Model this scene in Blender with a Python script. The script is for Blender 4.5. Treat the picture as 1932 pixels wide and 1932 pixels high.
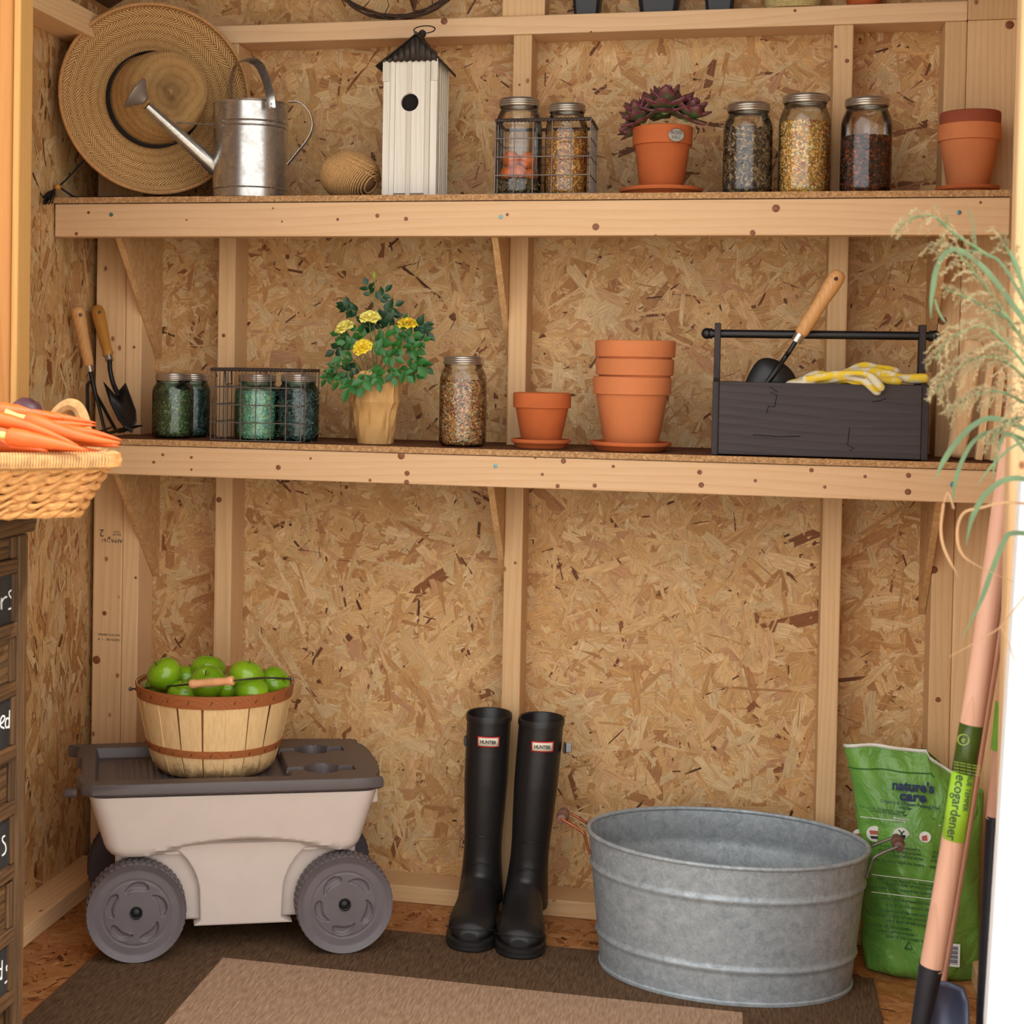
import bpy, bmesh, math, random
import numpy as np
from mathutils import Vector, Matrix, Quaternion
R = math.radians
for o in list(bpy.data.objects): bpy.data.objects.remove(o)
sc = bpy.context.scene
COL = sc.collection

# ------------------------------------------------------------------ camera, world, sun, exposure
FPX, PPX, PPY = 3000.0, 700.0, 758.0
YAW, PITCH, ROLL = R(13.13), R(1.38), 0.0165
CAM = Vector((0.4368, -3.2328, 1.0945))
_f = Vector((-math.sin(YAW)*math.cos(PITCH), math.cos(YAW)*math.cos(PITCH), -math.sin(PITCH)))
_r0 = Vector((math.cos(YAW), math.sin(YAW), 0)); _u0 = _r0.cross(_f)
_r = _r0*math.cos(ROLL) + _u0*math.sin(ROLL); _u = _u0*math.cos(ROLL) - _r0*math.sin(ROLL)
cd = bpy.data.cameras.new('camera'); cam = bpy.data.objects.new('camera', cd); COL.objects.link(cam)
cam.matrix_world = Matrix(((_r.x, _u.x, -_f.x, CAM.x), (_r.y, _u.y, -_f.y, CAM.y), (_r.z, _u.z, -_f.z, CAM.z), (0, 0, 0, 1)))
cd.sensor_width = 36; cd.sensor_fit = 'HORIZONTAL'; cd.lens = FPX/1932*36
cd.shift_x = (966-PPX)/1932; cd.shift_y = -(966-PPY)/1932
cd.dof.use_dof = True; cd.dof.focus_distance = 3.0; cd.dof.aperture_fstop = 7.1
sc.camera = cam

w = bpy.data.worlds.new('world'); sc.world = w; w.use_nodes = True
w.node_tree.nodes['Background'].inputs[0].default_value = (1.0, .985, .975, 1)
w.node_tree.nodes['Background'].inputs[1].default_value = 1.5
sd = bpy.data.lights.new('sun', 'SUN'); sd.energy = 1.9; sd.angle = R(.6); sd.color = (1, .93, .82)
sun = bpy.data.objects.new('sun', sd); COL.objects.link(sun); sun.location = (2, -3, 4)
sun.rotation_euler = Vector((1.0, -.20, 1.45)).to_track_quat('Z', 'Y').to_euler()
sc.view_settings.view_transform = 'Standard'; sc.view_settings.look = 'None'
sc.view_settings.gamma = 1; sc.view_settings.use_curve_mapping = False
sc.view_settings.exposure = .66
sc.cycles.max_bounces = 10; sc.cycles.transparent_max_bounces = 24; sc.cycles.use_denoising = True

def at(x, y, ax, v):
    """pixel -> point on the plane where world axis ax equals v"""
    d = _f + _r*((x-PPX)/FPX) - _u*((y-PPY)/FPX)
    return CAM + d*((v-CAM[ax])/d[ax])
def PY(x, y, Y): return at(x, y, 1, Y)
def PZ(x, y, Z): return at(x, y, 2, Z)
def PXX(x, y, X): return at(x, y, 0, X)

# ------------------------------------------------------------------ materials
def lin(c):
    return tuple((v/12.92 if v <= .04045 else ((v+.055)/1.055)**2.4) for v in [q/255 for q in c]) + (1,)
class NT:
    def __init__(s, name):
        s.m = bpy.data.materials.new(name); s.m.use_nodes = True
        s.t = s.m.node_tree; s.b = s.t.nodes['Principled BSDF']
    def n(s, t, **k):
        nd = s.t.nodes.new(t)
        for a, v in k.items(): setattr(nd, a, v)
        return nd
    def l(s, a, b): s.t.links.new(a, b)
    def math(s, op, a, b=None, c=None):
        nd = s.n('ShaderNodeMath', operation=op)
        for i, v in enumerate((a, b, c)):
            if v is None: continue
            if hasattr(v, 'node'): s.l(v, nd.inputs[i])
            else: nd.inputs[i].default_value = v
        return nd.outputs[0]
    def coord(s, scale=(1, 1, 1), kind='Object', rnd=True):
        tc = s.n('ShaderNodeTexCoord'); src = tc.outputs[kind]
        if rnd:
            oi = s.n('ShaderNodeObjectInfo'); ml = s.n('ShaderNodeVectorMath', operation='MULTIPLY_ADD')
            cb = s.n('ShaderNodeCombineXYZ')
            for i in range(3): s.l(oi.outputs['Random'], cb.inputs[i])
            s.l(cb.outputs[0], ml.inputs[0]); ml.inputs[1].default_value = (7.3, 11.1, 5.7); s.l(src, ml.inputs[2]); src = ml.outputs[0]
        mp = s.n('ShaderNodeMapping'); mp.inputs['Scale'].default_value = scale; s.l(src, mp.inputs[0])
        return mp.outputs[0]
    def noise(s, vec, scale, detail=4, rough=.55, dist=0):
        nd = s.n('ShaderNodeTexNoise'); s.l(vec, nd.inputs['Vector'])
        nd.inputs['Scale'].default_value = scale; nd.inputs['Detail'].default_value = detail
        nd.inputs['Roughness'].default_value = rough; nd.inputs['Distortion'].default_value = dist
        return nd.outputs['Fac']
    def ramp(s, fac, stops, const=False):
        nd = s.n('ShaderNodeValToRGB'); s.l(fac, nd.inputs[0]); cr = nd.color_ramp
        if const: cr.interpolation = 'CONSTANT'
        while len(cr.elements) < len(stops): cr.elements.new(.5)
        for e, (p, c) in zip(cr.elements, stops):
            e.position = p; e.color = c if len(c) == 4 else lin(c)
        return nd.outputs[0]
    def mix(s, fac, a, b, mode='MIX'):
        nd = s.n('ShaderNodeMix', data_type='RGBA', blend_type=mode)
        for i, v in ((0, fac), (6, a), (7, b)):
            if hasattr(v, 'node'): s.l(v, nd.inputs[i])
            elif i == 0: nd.inputs[0].default_value = v
            else: nd.inputs[i].default_value = v if len(v) == 4 else lin(v)
        return nd.outputs[2]
    def bump(s, h, strength=.3, dist=.001):
        nd = s.n('ShaderNodeBump'); s.l(h, nd.inputs['Height'])
        nd.inputs['Strength'].default_value = strength; nd.inputs['Distance'].default_value = dist
        s.l(nd.outputs[0], s.b.inputs['Normal'])
    def base(s, c):
        if hasattr(c, 'node'): s.l(c, s.b.inputs['Base Color'])
        else: s.b.inputs['Base Color'].default_value = c if len(c) == 4 else lin(c)
    def set(s, rough=.6, metal=0, spec=None, **k):
        if hasattr(rough, 'node'): s.l(rough, s.b.inputs['Roughness'])
        else: s.b.inputs['Roughness'].default_value = rough
        s.b.inputs['Metallic'].default_value = metal
        if spec is not None: s.b.inputs['Specular IOR Level'].default_value = spec
        for a, v in k.items(): s.b.inputs[a.replace('_', ' ')].default_value = v
        return s.m

def wood(name, light, dark, axis=0, rings=55, rough=.62, knots=True, bump=.25, streak=.5):
    """sawn timber, grain along one object axis"""
    m = NT(name); g = [13, 13, 13]; g[axis] = .9
    v = m.coord(g); v1 = m.coord((1, 1, 1))
    n1 = m.noise(v, 9, 5, .6); n2 = m.noise(v, 42, 3, .6)
    st = [1, 1, 1]; st[axis] = .14
    v2 = m.coord(st)
    nn = m.noise(v2, 5, 2, .5)
    sep = m.n('ShaderNodeSeparateXYZ'); m.l(v1, sep.inputs[0])
    o = [i for i in range(3) if i != axis]
    a = m.math('ADD', sep.outputs[o[0]], m.math('MULTIPLY', nn, .12)); b = m.math('ADD', sep.outputs[o[1]], .06)
    d = m.math('SQRT', m.math('ADD', m.math('MULTIPLY', a, a), m.math('MULTIPLY', b, b)))
    r = m.math('FRACT', m.math('MULTIPLY', d, rings*2.4)); r = m.math('POWER', r, 2.2)
    f = m.math('ADD', m.math('MULTIPLY', r, .30), m.math('MULTIPLY', n1, streak))
    f = m.math('ADD', f, m.math('MULTIPLY', n2, .25)); f = m.math('SUBTRACT', f, .12)
    c = m.ramp(f, [(.12, light), (.85, dark)])
    if knots:
        vo = m.n('ShaderNodeTexVoronoi'); kv = [17, 17, 17]; kv[axis] = 12
        m.l(m.coord(kv), vo.inputs['Vector']); vo.inputs['Scale'].default_value = 1
        k = m.ramp(vo.outputs['Distance'], [(.03, (95, 55, 30)), (.05, (170, 110, 65)), (.09, (255, 255, 255))])
        c = m.mix(.75, c, k, 'MULTIPLY')
    oi = m.n('ShaderNodeObjectInfo')
    tint = m.ramp(oi.outputs['Random'], [(0, (228, 222, 214)), (1, (255, 255, 255))])
    c = m.mix(1.0, c, tint, 'MULTIPLY')
    m.base(c); m.bump(n2, bump, .0006); return m.set(rough, 0, .3)
def plain(name, c, rough=.5, metal=0, spec=None, var=.12, vs=30, bump=0, bs=200, bd=.0005, **k):
    m = NT(name); v = m.coord()
    n = m.noise(v, vs, 4)
    cc = c if len(c) == 4 else lin(c)
    lo = tuple(x*(1-var) for x in cc[:3])+(1,); hi = tuple(min(1, x*(1+var)) for x in cc[:3])+(1,)
    m.base(m.ramp(n, [(.3, lo), (.7, hi)]))
    if bump: m.bump(m.noise(v, bs, 3), bump, bd)
    return m.set(rough, metal, spec, **k)

PINE_L, PINE_D = (243, 206, 158), (220, 172, 120)
PX_, PYm, PZ_ = [wood('pine_%s' % 'xyz'[i], PINE_L, PINE_D, i) for i in range(3)]
PRAIL = wood('pine_rail', (242, 204, 162), (222, 176, 128), 0, rings=40, knots=False)
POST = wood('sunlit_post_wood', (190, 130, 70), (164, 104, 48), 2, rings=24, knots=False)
ROOFW = wood('roof_board_wood', (120, 92, 66), (80, 58, 42), 1)

def osb_mat(name, light=(222, 172, 112), dark=(150, 98, 58), sc_=1):
    """oriented strand board where strands are too small to build: layered stretched flakes"""
    m = NT(name); v = m.coord((1, 1, 1), rnd=False); cols = None
    a = m.noise(v, 60*sc_, 5, .7, 1.5); vo = m.n('ShaderNodeTexVoronoi'); vo.inputs['Scale'].default_value = 55*sc_
    m.l(v, vo.inputs['Vector'])
    c1 = m.ramp(a, [(.3, dark), (.6, light)]); c2 = m.mix(m.ramp(vo.outputs['Distance'], [(.2, (0, 0, 0, 1)), (.7, (.4, .4, .4, 1))]), c1, dark)
    m.base(c2); m.bump(a, .5, .001); return m.set(.75, 0, .2)
OSBE = osb_mat('osb_sawn_edge', (214, 170, 118), (128, 84, 50), 3)
OSBT = osb_mat('osb_shelf_top', (120, 76, 48), (78, 44, 28), 1)
OSBG = osb_mat('osb_gusset_face', (226, 184, 130), (190, 142, 92), 1)
def strand_mat():
    m = NT('osb_strands'); at_ = m.n('ShaderNodeAttribute', attribute_name='Col')
    uv = m.n('ShaderNodeUVMap', uv_map='uv'); mp = m.n('ShaderNodeMapping'); mp.inputs['Scale'].default_value = (10, 220, 1)
    m.l(uv.outputs[0], mp.inputs[0]); n = m.noise(mp.outputs[0], 3, 4, .65)
    v = m.coord(rnd=False); n2 = m.noise(v, 420, 2, .6); n3 = m.noise(v, 28, 4, .7, 1.2)
    c = m.mix(m.ramp(n, [(.3, (0, 0, 0, 1)), (.72, (.75, .75, .75, 1))]), at_.outputs['Color'], (150, 100, 60), 'MULTIPLY')
    c = m.mix(m.ramp(n3, [(.55, (0, 0, 0, 1)), (.85, (.35, .35, .35, 1))]), c, (150, 98, 55), 'MULTIPLY')
    m.base(c); m.bump(m.math('ADD', n, m.math('MULTIPLY', n2, .6)), .35, .0006); return m.set(.62, 0, .35)
STRAND = strand_mat()
def fill_mat(name, rough=.55):
    m = NT(name); a = m.n('ShaderNodeAttribute', attribute_name='Col'); m.base(a.outputs['Color']); return m.set(rough)
FILL = fill_mat('dried_seeds')

# ------------------------------------------------------------------ mesh helpers
class MB:
    def __init__(s): s.v = []; s.f = []; s.uv = []; s.c = []; s.m = []; s.col = None; s.mi = 0
    def face(s, idx, uv=None): s.f.append(tuple(idx)); s.uv.append(uv); s.c.append(s.col); s.m.append(s.mi)
    def box(s, x0, x1, y0, y1, z0, z1):
        b = len(s.v)
        s.v += [(x, y, z) for z in (z0, z1) for y in (y0, y1) for x in (x0, x1)]
        for q in ((0, 2, 3, 1), (4, 5, 7, 6), (0, 1, 5, 4), (2, 6, 7, 3), (0, 4, 6, 2), (1, 3, 7, 5)): s.face([b+i for i in q])
        return s
    def obox(s, c, ax, ay, az, hx, hy, hz):
        b = len(s.v); c = Vector(c)
        for k in (-1, 1):
            for j in (-1, 1):
                for i in (-1, 1): s.v.append(tuple(c+Vector(ax)*hx*i+Vector(ay)*hy*j+Vector(az)*hz*k))
        for q in ((0, 2, 3, 1), (4, 5, 7, 6), (0, 1, 5, 4), (2, 6, 7, 3), (0, 4, 6, 2), (1, 3, 7, 5)): s.face([b+i for i in q])
        return s
    def rings(s, rs, close=True, cap0=True, cap1=True, uvlen=False):
        """loft through rings (lists of equal-length points)"""
        b = len(s.v); n = len(rs[0])
        for r in rs: s.v += [tuple(p) for p in r]
        L = 0; lens = [0]
        for i in range(1, len(rs)):
            L += (Vector(rs[i][0])-Vector(rs[i-1][0])).length; lens.append(L)
        for i in range(len(rs)-1):
            for j in range(n if close else n-1):
                k = (j+1) % n
                s.face((b+i*n+j, b+i*n+k, b+(i+1)*n+k, b+(i+1)*n+j),
                       ((j/n, lens[i]), ((j+1)/n, lens[i]), ((j+1)/n, lens[i+1]), (j/n, lens[i+1])) if uvlen else None)
        if cap0: s.face([b+j for j in range(n)][::-1])
        if cap1: s.face([b+(len(rs)-1)*n+j for j in range(n)])
        return s
    def lathe(s, prof, n=32, c=(0, 0, 0), sx=1, sy=1, cap0=True, cap1=True, fn=None):
        rs = []
        for (r, z) in prof:
            ring = []
            for j in range(n):
                a = 2*math.pi*j/n; p = Vector((r*math.cos(a)*sx, r*math.sin(a)*sy, z))
                if fn: p = fn(p, a)
                ring.append(p+Vector(c))
            rs.append(ring)
        return s.rings(rs, True, cap0 and prof[0][0] > 1e-5, cap1 and prof[-1][0] > 1e-5, True)
    def tube(s, pts, r, n=8, cap=True, flat=1.0, up=None):
        pts = [Vector(p) for p in pts]; rr = r if isinstance(r, (list, tuple)) else [r]*len(pts)
        t0 = (pts[1]-pts[0]).normalized()
        a = Vector(up) if up else (Vector((0, 0, 1)) if abs(t0.z) < .9 else Vector((1, 0, 0)))
        nrm = (a - t0*a.dot(t0)).normalized(); rs = []
        for i, p in enumerate(pts):
            t = (pts[min(i+1, len(pts)-1)]-pts[max(i-1, 0)])
            t = t.normalized() if t.length > 1e-9 else t0
            nrm = nrm-t*nrm.dot(t); nrm.normalize(); bn = t.cross(nrm)
            rs.append([p+nrm*(math.cos(q)*rr[i]*flat)+bn*(math.sin(q)*rr[i]) for q in [2*math.pi*j/n for j in range(n)]])
        return s.rings(rs, True, cap, cap)
    def cyl(s, p0, p1, r0, r1=None, n=20): return s.tube([p0, p1], [r0, r0 if r1 is None else r1], n)
    def ball(s, c, r, n=16, m=10, sx=1, sy=1, sz=1):
        return s.lathe([(max(1e-4, r*math.sin(math.pi*i/m)), -r*math.cos(math.pi*i/m)*sz) for i in range(m+1)], n, c, sx, sy)
    def prism(s, poly, d0, d1, axes='xz', rot=None):
        """polygon in a plane extruded along the third axis"""
        b = len(s.v); n = len(poly)
        def P(a, c, d): return {'xz': (a, d, c), 'yz': (d, a, c), 'xy': (a, c, d)}[axes]
        for d in (d0, d1): s.v += [P(a, c, d) for a, c in poly]
        s.face([b+i for i in range(n)]); s.face([b+n+i for i in range(n)][::-1])
        for i in range(n): j = (i+1) % n; s.face((b+i, b+n+i, b+n+j, b+j))
        return s
    def build(s, name, mat, parent=None, smooth=False, bevel=0, seg=2, loc=None, rot=None, sub=0, solid=0, angle=40, remesh=0):
        me = bpy.data.meshes.new(name); me.from_pydata([tuple(p) for p in s.v], [], s.f)
        if any(u for u in s.uv):
            l = me.uv_layers.new(name='uv'); arr = []
            for f, u in zip(s.f, s.uv):
                for i in range(len(f)): arr += list(u[i]) if u else [0, 0]
            l.data.foreach_set('uv', arr)
        if any(c is not None for c in s.c):
            ca = me.color_attributes.new('Col', 'FLOAT_COLOR', 'CORNER'); arr = []
            for f, c in zip(s.f, s.c): arr += list(c or (1, 1, 1, 1))*len(f)
            ca.data.foreach_set('color', arr)
        mats = mat if isinstance(mat, (list, tuple)) else [mat]
        for m_ in mats: me.materials.append(m_)
        if any(s.m): me.polygons.foreach_set('material_index', s.m)
        bm = bmesh.new(); bm.from_mesh(me); bmesh.ops.recalc_face_normals(bm, faces=bm.faces); bm.to_mesh(me); bm.free()
        if smooth:
            me.polygons.foreach_set('use_smooth', [True]*len(me.polygons))
            if angle: me.set_sharp_from_angle(angle=R(angle))
        o = bpy.data.objects.new(name, me); COL.objects.link(o)
        if parent: o.parent = parent
        if loc is not None: o.location = loc
        if rot is not None: o.rotation_euler = rot
        if solid: md = o.modifiers.new('s', 'SOLIDIFY'); md.thickness = solid; md.offset = -1
        if remesh: md = o.modifiers.new('r', 'REMESH'); md.mode = 'VOXEL'; md.voxel_size = remesh; md.use_smooth_shade = True
        if remesh: md = o.modifiers.new('sm', 'SMOOTH'); md.iterations = 6; md.factor = .5
        if bevel: md = o.modifiers.new('b', 'BEVEL'); md.width = bevel; md.segments = seg; md.limit_method = 'ANGLE'
        if sub: md = o.modifiers.new('u', 'SUBSURF'); md.levels = sub; md.render_levels = sub
        return o
def tag(o, label=None, cat=None, group=None, kind=None):
    if label: o['label'] = label
    if cat: o['category'] = cat
    if group: o['group'] = group
    if kind: o['kind'] = kind
    return o
def T(name, label, cat, loc, rotz=0, group=None, rot=None):
    o = bpy.data.objects.new(name, None); COL.objects.link(o); o.empty_display_size = .05
    o.location = loc; o.rotation_euler = rot if rot else (0, 0, rotz); return tag(o, label, cat, group)
def link_copy(src, parent, loc=None, rot=None, scale=None):
    o = bpy.data.objects.new(src.name.split('.')[0], src.data); COL.objects.link(o); o.parent = parent
    for md in src.modifiers:
        n = o.modifiers.new(md.name, md.type)
        for a in ('width', 'segments', 'limit_method', 'levels', 'render_levels', 'thickness', 'offset'):
            if hasattr(md, a): setattr(n, a, getattr(md, a))
    if loc is not None: o.location = loc
    if rot is not None:
        if isinstance(rot, Quaternion): o.rotation_mode = 'QUATERNION'; o.rotation_quaternion = rot
        else: o.rotation_euler = rot
    if scale is not None: o.scale = scale
    return o
def frame_q(xa, ya, za):
    return Matrix((Vector(xa), Vector(ya), Vector(za))).transposed().to_quaternion()
def text(name, body, size, loc, parent, mat, xa=(1, 0, 0), ya=(0, 0, 1), ext=.0004, align='CENTER', xs=1, off=0, shear=0):
    cu = bpy.data.curves.new(name, 'FONT'); cu.body = body; cu.size = size; cu.extrude = ext
    cu.align_x = align; cu.align_y = 'CENTER'; cu.offset = off; cu.shear = shear; cu.resolution_u = 3
    t = bpy.data.objects.new(name, cu); COL.objects.link(t)
    me = bpy.data.meshes.new_from_object(t.evaluated_get(bpy.context.evaluated_depsgraph_get()))
    bpy.data.objects.remove(t); me.name = name; me.materials.clear(); me.materials.append(mat)
    o = bpy.data.objects.new(name, me); COL.objects.link(o); o.parent = parent; o.location = loc
    xa = Vector(xa).normalized(); ya = Vector(ya); ya = (ya-xa*ya.dot(xa)).normalized()
    o.rotation_mode = 'QUATERNION'; o.rotation_quaternion = frame_q(xa, ya, xa.cross(ya)); o.scale = (xs, 1, 1)
    return o
def spline(pts, n=8):
    pts = [Vector(p) for p in pts]; P = [pts[0]*2-pts[1]]+pts+[pts[-1]*2-pts[-2]]; out = []
    for i in range(1, len(P)-2):
        for k in range(n):
            t = k/n; a, b, c, d = P[i-1:i+3]
            out.append(.5*((2*b)+(c-a)*t+(2*a-5*b+4*c-d)*t*t+(3*b-a-3*c+d)*t**3))
    return out+[pts[-1]]

# ------------------------------------------------------------------ shed shell
FRONT = -.95
LX, RX = -.912, .925
def strands(name, parent, w_, h_, n, seed, to3, bias=None, dark=.04, mean=1.0, tint=(1, 1, 1)):
    """thin wood strands pressed on a board: irregular flakes, each a little higher than the last"""
    rg = np.random.default_rng(seed); N = n
    cx = rg.uniform(0, w_, N); cy = rg.uniform(0, h_, N)
    L = rg.lognormal(math.log(.055), .55, N).clip(.006, .17)*.5; W = (rg.lognormal(math.log(.0135), .55, N)).clip(.001, .036)*.5
    a = rg.uniform(0, math.pi, N) if bias is None else rg.normal(bias, .5, N)
    sm = rg.random(N) < .45
    L[sm] *= rg.uniform(.2, .6, sm.sum()); W[sm] *= rg.uniform(.1, .45, sm.sum())
    z = np.arange(N)/N*.0012+.0003
    pal = np.array([lin(c)[:3] for c in [(240, 202, 142), (230, 186, 122), (244, 214, 160), (218, 170, 108), (202, 150, 94), (238, 196, 142), (156, 102, 58), (222, 172, 124)]])
    ci = rg.choice(len(pal), N, p=[.27, .22, .18, .12, .052, .116, .007, .035]); col = pal[ci]*rg.uniform(.88, 1.08, (N, 1))*mean
    dk = (rg.random(N) < dark) & (W < .003); col[dk] = np.array(lin((96, 58, 30))[:3])*mean
    dk2 = sm & (rg.random(N) < .11); col[dk2] = np.array(lin((126, 80, 44))[:3])*mean
    j = lambda s_: rg.uniform(-s_, s_, N)
    pts = [(-1+j(.12), -1), (-.3, -1+j(.15)), (.4, -1+j(.15)), (1+j(.14), -.9), (1+j(.14), .2), (1+j(.1), 1), (.3, 1+j(.15)), (-.4, 1+j(.15)), (-1+j(.14), .9), (-1+j(.12), 0)]
    ca, sa = np.cos(a), np.sin(a); V = np.zeros((N, 10, 3)); UV = np.zeros((N, 10, 2))
    off = rg.uniform(0, 50, N); tx = rg.uniform(-.0004, .0004, N); ty = rg.uniform(-.0003, .0003, N)
    for k, (px, py) in enumerate(pts):
        px = px*np.ones(N); py = py*np.ones(N)
        x = cx+(px*L)*ca-(py*W)*sa; y = cy+(px*L)*sa+(py*W)*ca
        V[:, k, 0] = x.clip(0, w_); V[:, k, 1] = y.clip(0, h_); V[:, k, 2] = z+tx*px+ty*py+.0004
        UV[:, k, 0] = px*L+off; UV[:, k, 1] = py*W+off
    V = V.reshape(-1, 3); P = np.array(to3(V[:, 0], V[:, 1], V[:, 2])).T
    me = bpy.data.meshes.new(name); me.vertices.add(N*10); me.vertices.foreach_set('co', P.ravel())
    me.loops.add(N*10); me.loops.foreach_set('vertex_index', np.arange(N*10)); me.polygons.add(N)
    me.polygons.foreach_set('loop_start', np.arange(N)*10); me.polygons.foreach_set('loop_total', np.full(N, 10)); me.update()
    me.uv_layers.new(name='uv').data.foreach_set('uv', UV.reshape(-1))
    c4 = np.ones((N, 10, 4)); c4[:, :, :3] = (col*np.array(tint))[:, None, :]
    me.color_attributes.new('Col', 'FLOAT_COLOR', 'CORNER').data.foreach_set('color', c4.reshape(-1)); me.materials.append(STRAND)
    o = bpy.data.objects.new(name, me); COL.objects.link(o); o.parent = parent; o['kind'] = 'stuff'; return o

wb = tag(MB().prism([(-.94, -.03), (.98, -.03), (.98, 1.85), (.02, 2.32), (-.94, 1.85)], 0, .012).build('wall_back', osb_mat('osb_board', (205, 150, 92), (165, 108, 62))), 'back wall of strand board with bare pine studs', kind='structure')
strands('wood_strands', wb, 1.90, 2.25, 46000, 3, lambda x, y, z: (x-.935, -z, y))
def board(name, x0, x1, y0, y1, z0, z1, mat, parent, bv=.0025, label=None):
    o = MB().box(x0, x1, y0, y1, z0, z1).build(name, mat, parent, bevel=bv)
    if label: o['label'] = label
    return o
D = .089
for x0, x1 in ((-.830, -.794), (-.626, -.589), (-.019, .018), (.5915, .6275), (.791, .830)):
    board('stud', x0, x1, -D, -.0025, .0345, 1.7495, PZ_, wb)
board('corner_stud', -.896, -.8305, -D-.001, -D+.037, .0, 1.80, PZ_, wb)
board('corner_stud', .8305, .9165, -D-.001, -D+.037, .0, 1.75, PZ_, wb)
board('corner_plate', .8305, .9165, -D-.001, -D+.037, 1.7505, 1.95, PZ_, wb)
board('bottom_plate', -.83, .83, -D, -.0025, 0, .034, PX_, wb)
board('top_plate', -.83, .830, -D, -.0025, 1.750, 1.787, PRAIL, wb)
board('gable_stud', *(lambda a, b: (a.x, b.x))(PY(946, 10, -D), PY(1027, 10, -D)), -D+.01, -.0025, 1.7875, 2.22, PZ_, wb)
KNOT = plain('knot_wood', (128, 74, 38), .5, var=.5, vs=300)
SCREW = plain('screw_steel', (110, 150, 150), .35, .7)
def marks(parent, Y, pts, name, mat, prot=.0006):
    for (x, y, r) in pts:
        p = PY(x, y, Y); k = r/1000
        MB().lathe([(k, 0), (k*.9, prot), (k*.35, prot*1.2)] if name == 'knot' else [(k, 0), (k, prot*2), (k*.6, prot*2.4), (k*.5, prot*1.2)], 14).build(name, mat, parent, True, loc=p, rot=(R(90), random.random(), 0))
marks(wb, -D-.0002, [(490, 43, 4), (838, 40, 7), (1115, 60, 2), (1500, 20, 3), (980, 160, 2.5), (1598, 115, 4), (1577, 88, 3)], 'knot', KNOT)
marks(wb, -D-.0002, [(422, 633, 4), (253, 655, 3), (244, 752, 4), (413, 943, 6), (256, 1090, 3), (972, 1062, 3), (1762, 1075, 7), (1755, 1055, 5), (1770, 1320, 5), (1778, 605, 8)], 'knot', KNOT)
marks(wb, -D-.0012, [(197, 1157, 5), (182, 1245, 9), (1905, 47, 8), (206, 1015, 3)], 'knot', KNOT)
# grade stamps on the lumber
INK = plain('stamp_ink', (70, 52, 44), .8)
text('grade_stamp', "AFPA°161", .0115, PY(211, 1020, -D-.0015), wb, INK, xa=(-1, 0, 0), ya=(0, 0, -1), ext=.0002)
text('grade_stamp', "2", .022, PY(192, 1005, -D-.0015), wb, INK, xa=(-1, 0, 0), ya=(0, 0, -1), ext=.0002)
text('grade_stamp', "KD-HT\nS-P-F", .006, PY(220, 1006, -D-.0015), wb, INK, xa=(-1, 0, 0), ya=(0, 0, -1), ext=.0002)
text('grade_stamp', "17/06/08 13:33 1754", .0062, PY(205, 1198, -D-.0015), wb, INK, ext=.0002)
text('grade_stamp', "8   1    0013.0.047.5", .0062, PY(206, 1207, -D-.0015), wb, INK, ext=.0002)

wl = tag(MB().box(LX-.012, LX, FRONT, 0, -.03, 1.86).build('wall_left', osb_mat('osb_board_side', (205, 150, 92), (165, 108, 62))), 'left wall of strand board', kind='structure')
strands('wood_strands', wl, .93, 1.84, 9000, 8, lambda x, y, z: (LX+z, -.01-x, y), bias=math.pi/2)
board('bottom_plate', LX+.001, -.8375, FRONT+.05, -D-.003, .0, .037, PYm, wl)
board('top_plate', LX+.001, -.8375, FRONT+.05, -D-.003, 1.735, 1.785, PYm, wl)
wr = tag(MB().box(RX, RX+.012, FRONT, 0, -.03, 1.86).build('wall_right', OSBG), 'right wall of strand board', kind='structure')
board('bottom_plate', RX-.063, RX-.001, -.5, -D-.003, .0, .037, PYm, wr)

fl = tag(MB().box(-.94, .98, FRONT, .012, -.05, -.001).build('floor', osb_mat('osb_floor', (170, 108, 64), (120, 68, 38))), 'strand board floor', kind='structure')
fs = strands('wood_strands', fl, 1.86, .94, 9000, 12, lambda x, y, z: (x-.912, -y, z*.5-.001), mean=.66, tint=(1.08, .78, .6))
gr = tag(MB().box(-8, 8, -12, FRONT-.001, -.06, -.05).build('ground', plain('pale_gravel', (190, 180, 162), .9, var=.2, vs=8)), 'pale ground outside', kind='structure')
# roof: two slopes of boards
cl = bpy.data.objects.new('ceiling', None); COL.objects.link(cl); tag(cl, 'dark board roof', kind='structure')
for side in (-1, 1):
    for i in range(9):
        t0 = i/9; t1 = (i+.97)/9
        xe, ze = (-.98, 1.815) if side < 0 else (1.02, 1.815)
        q = lambda t: (xe+(.02-xe)*t, ze+(2.34-ze)*t)
        (xa, za), (xb, zb) = q(t0), q(t1)
        MB().prism([(xa, za), (xb, zb), (xb, zb+.012), (xa, za+.012)], FRONT-.22, .03).build('roof_board', ROOFW, cl)
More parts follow.
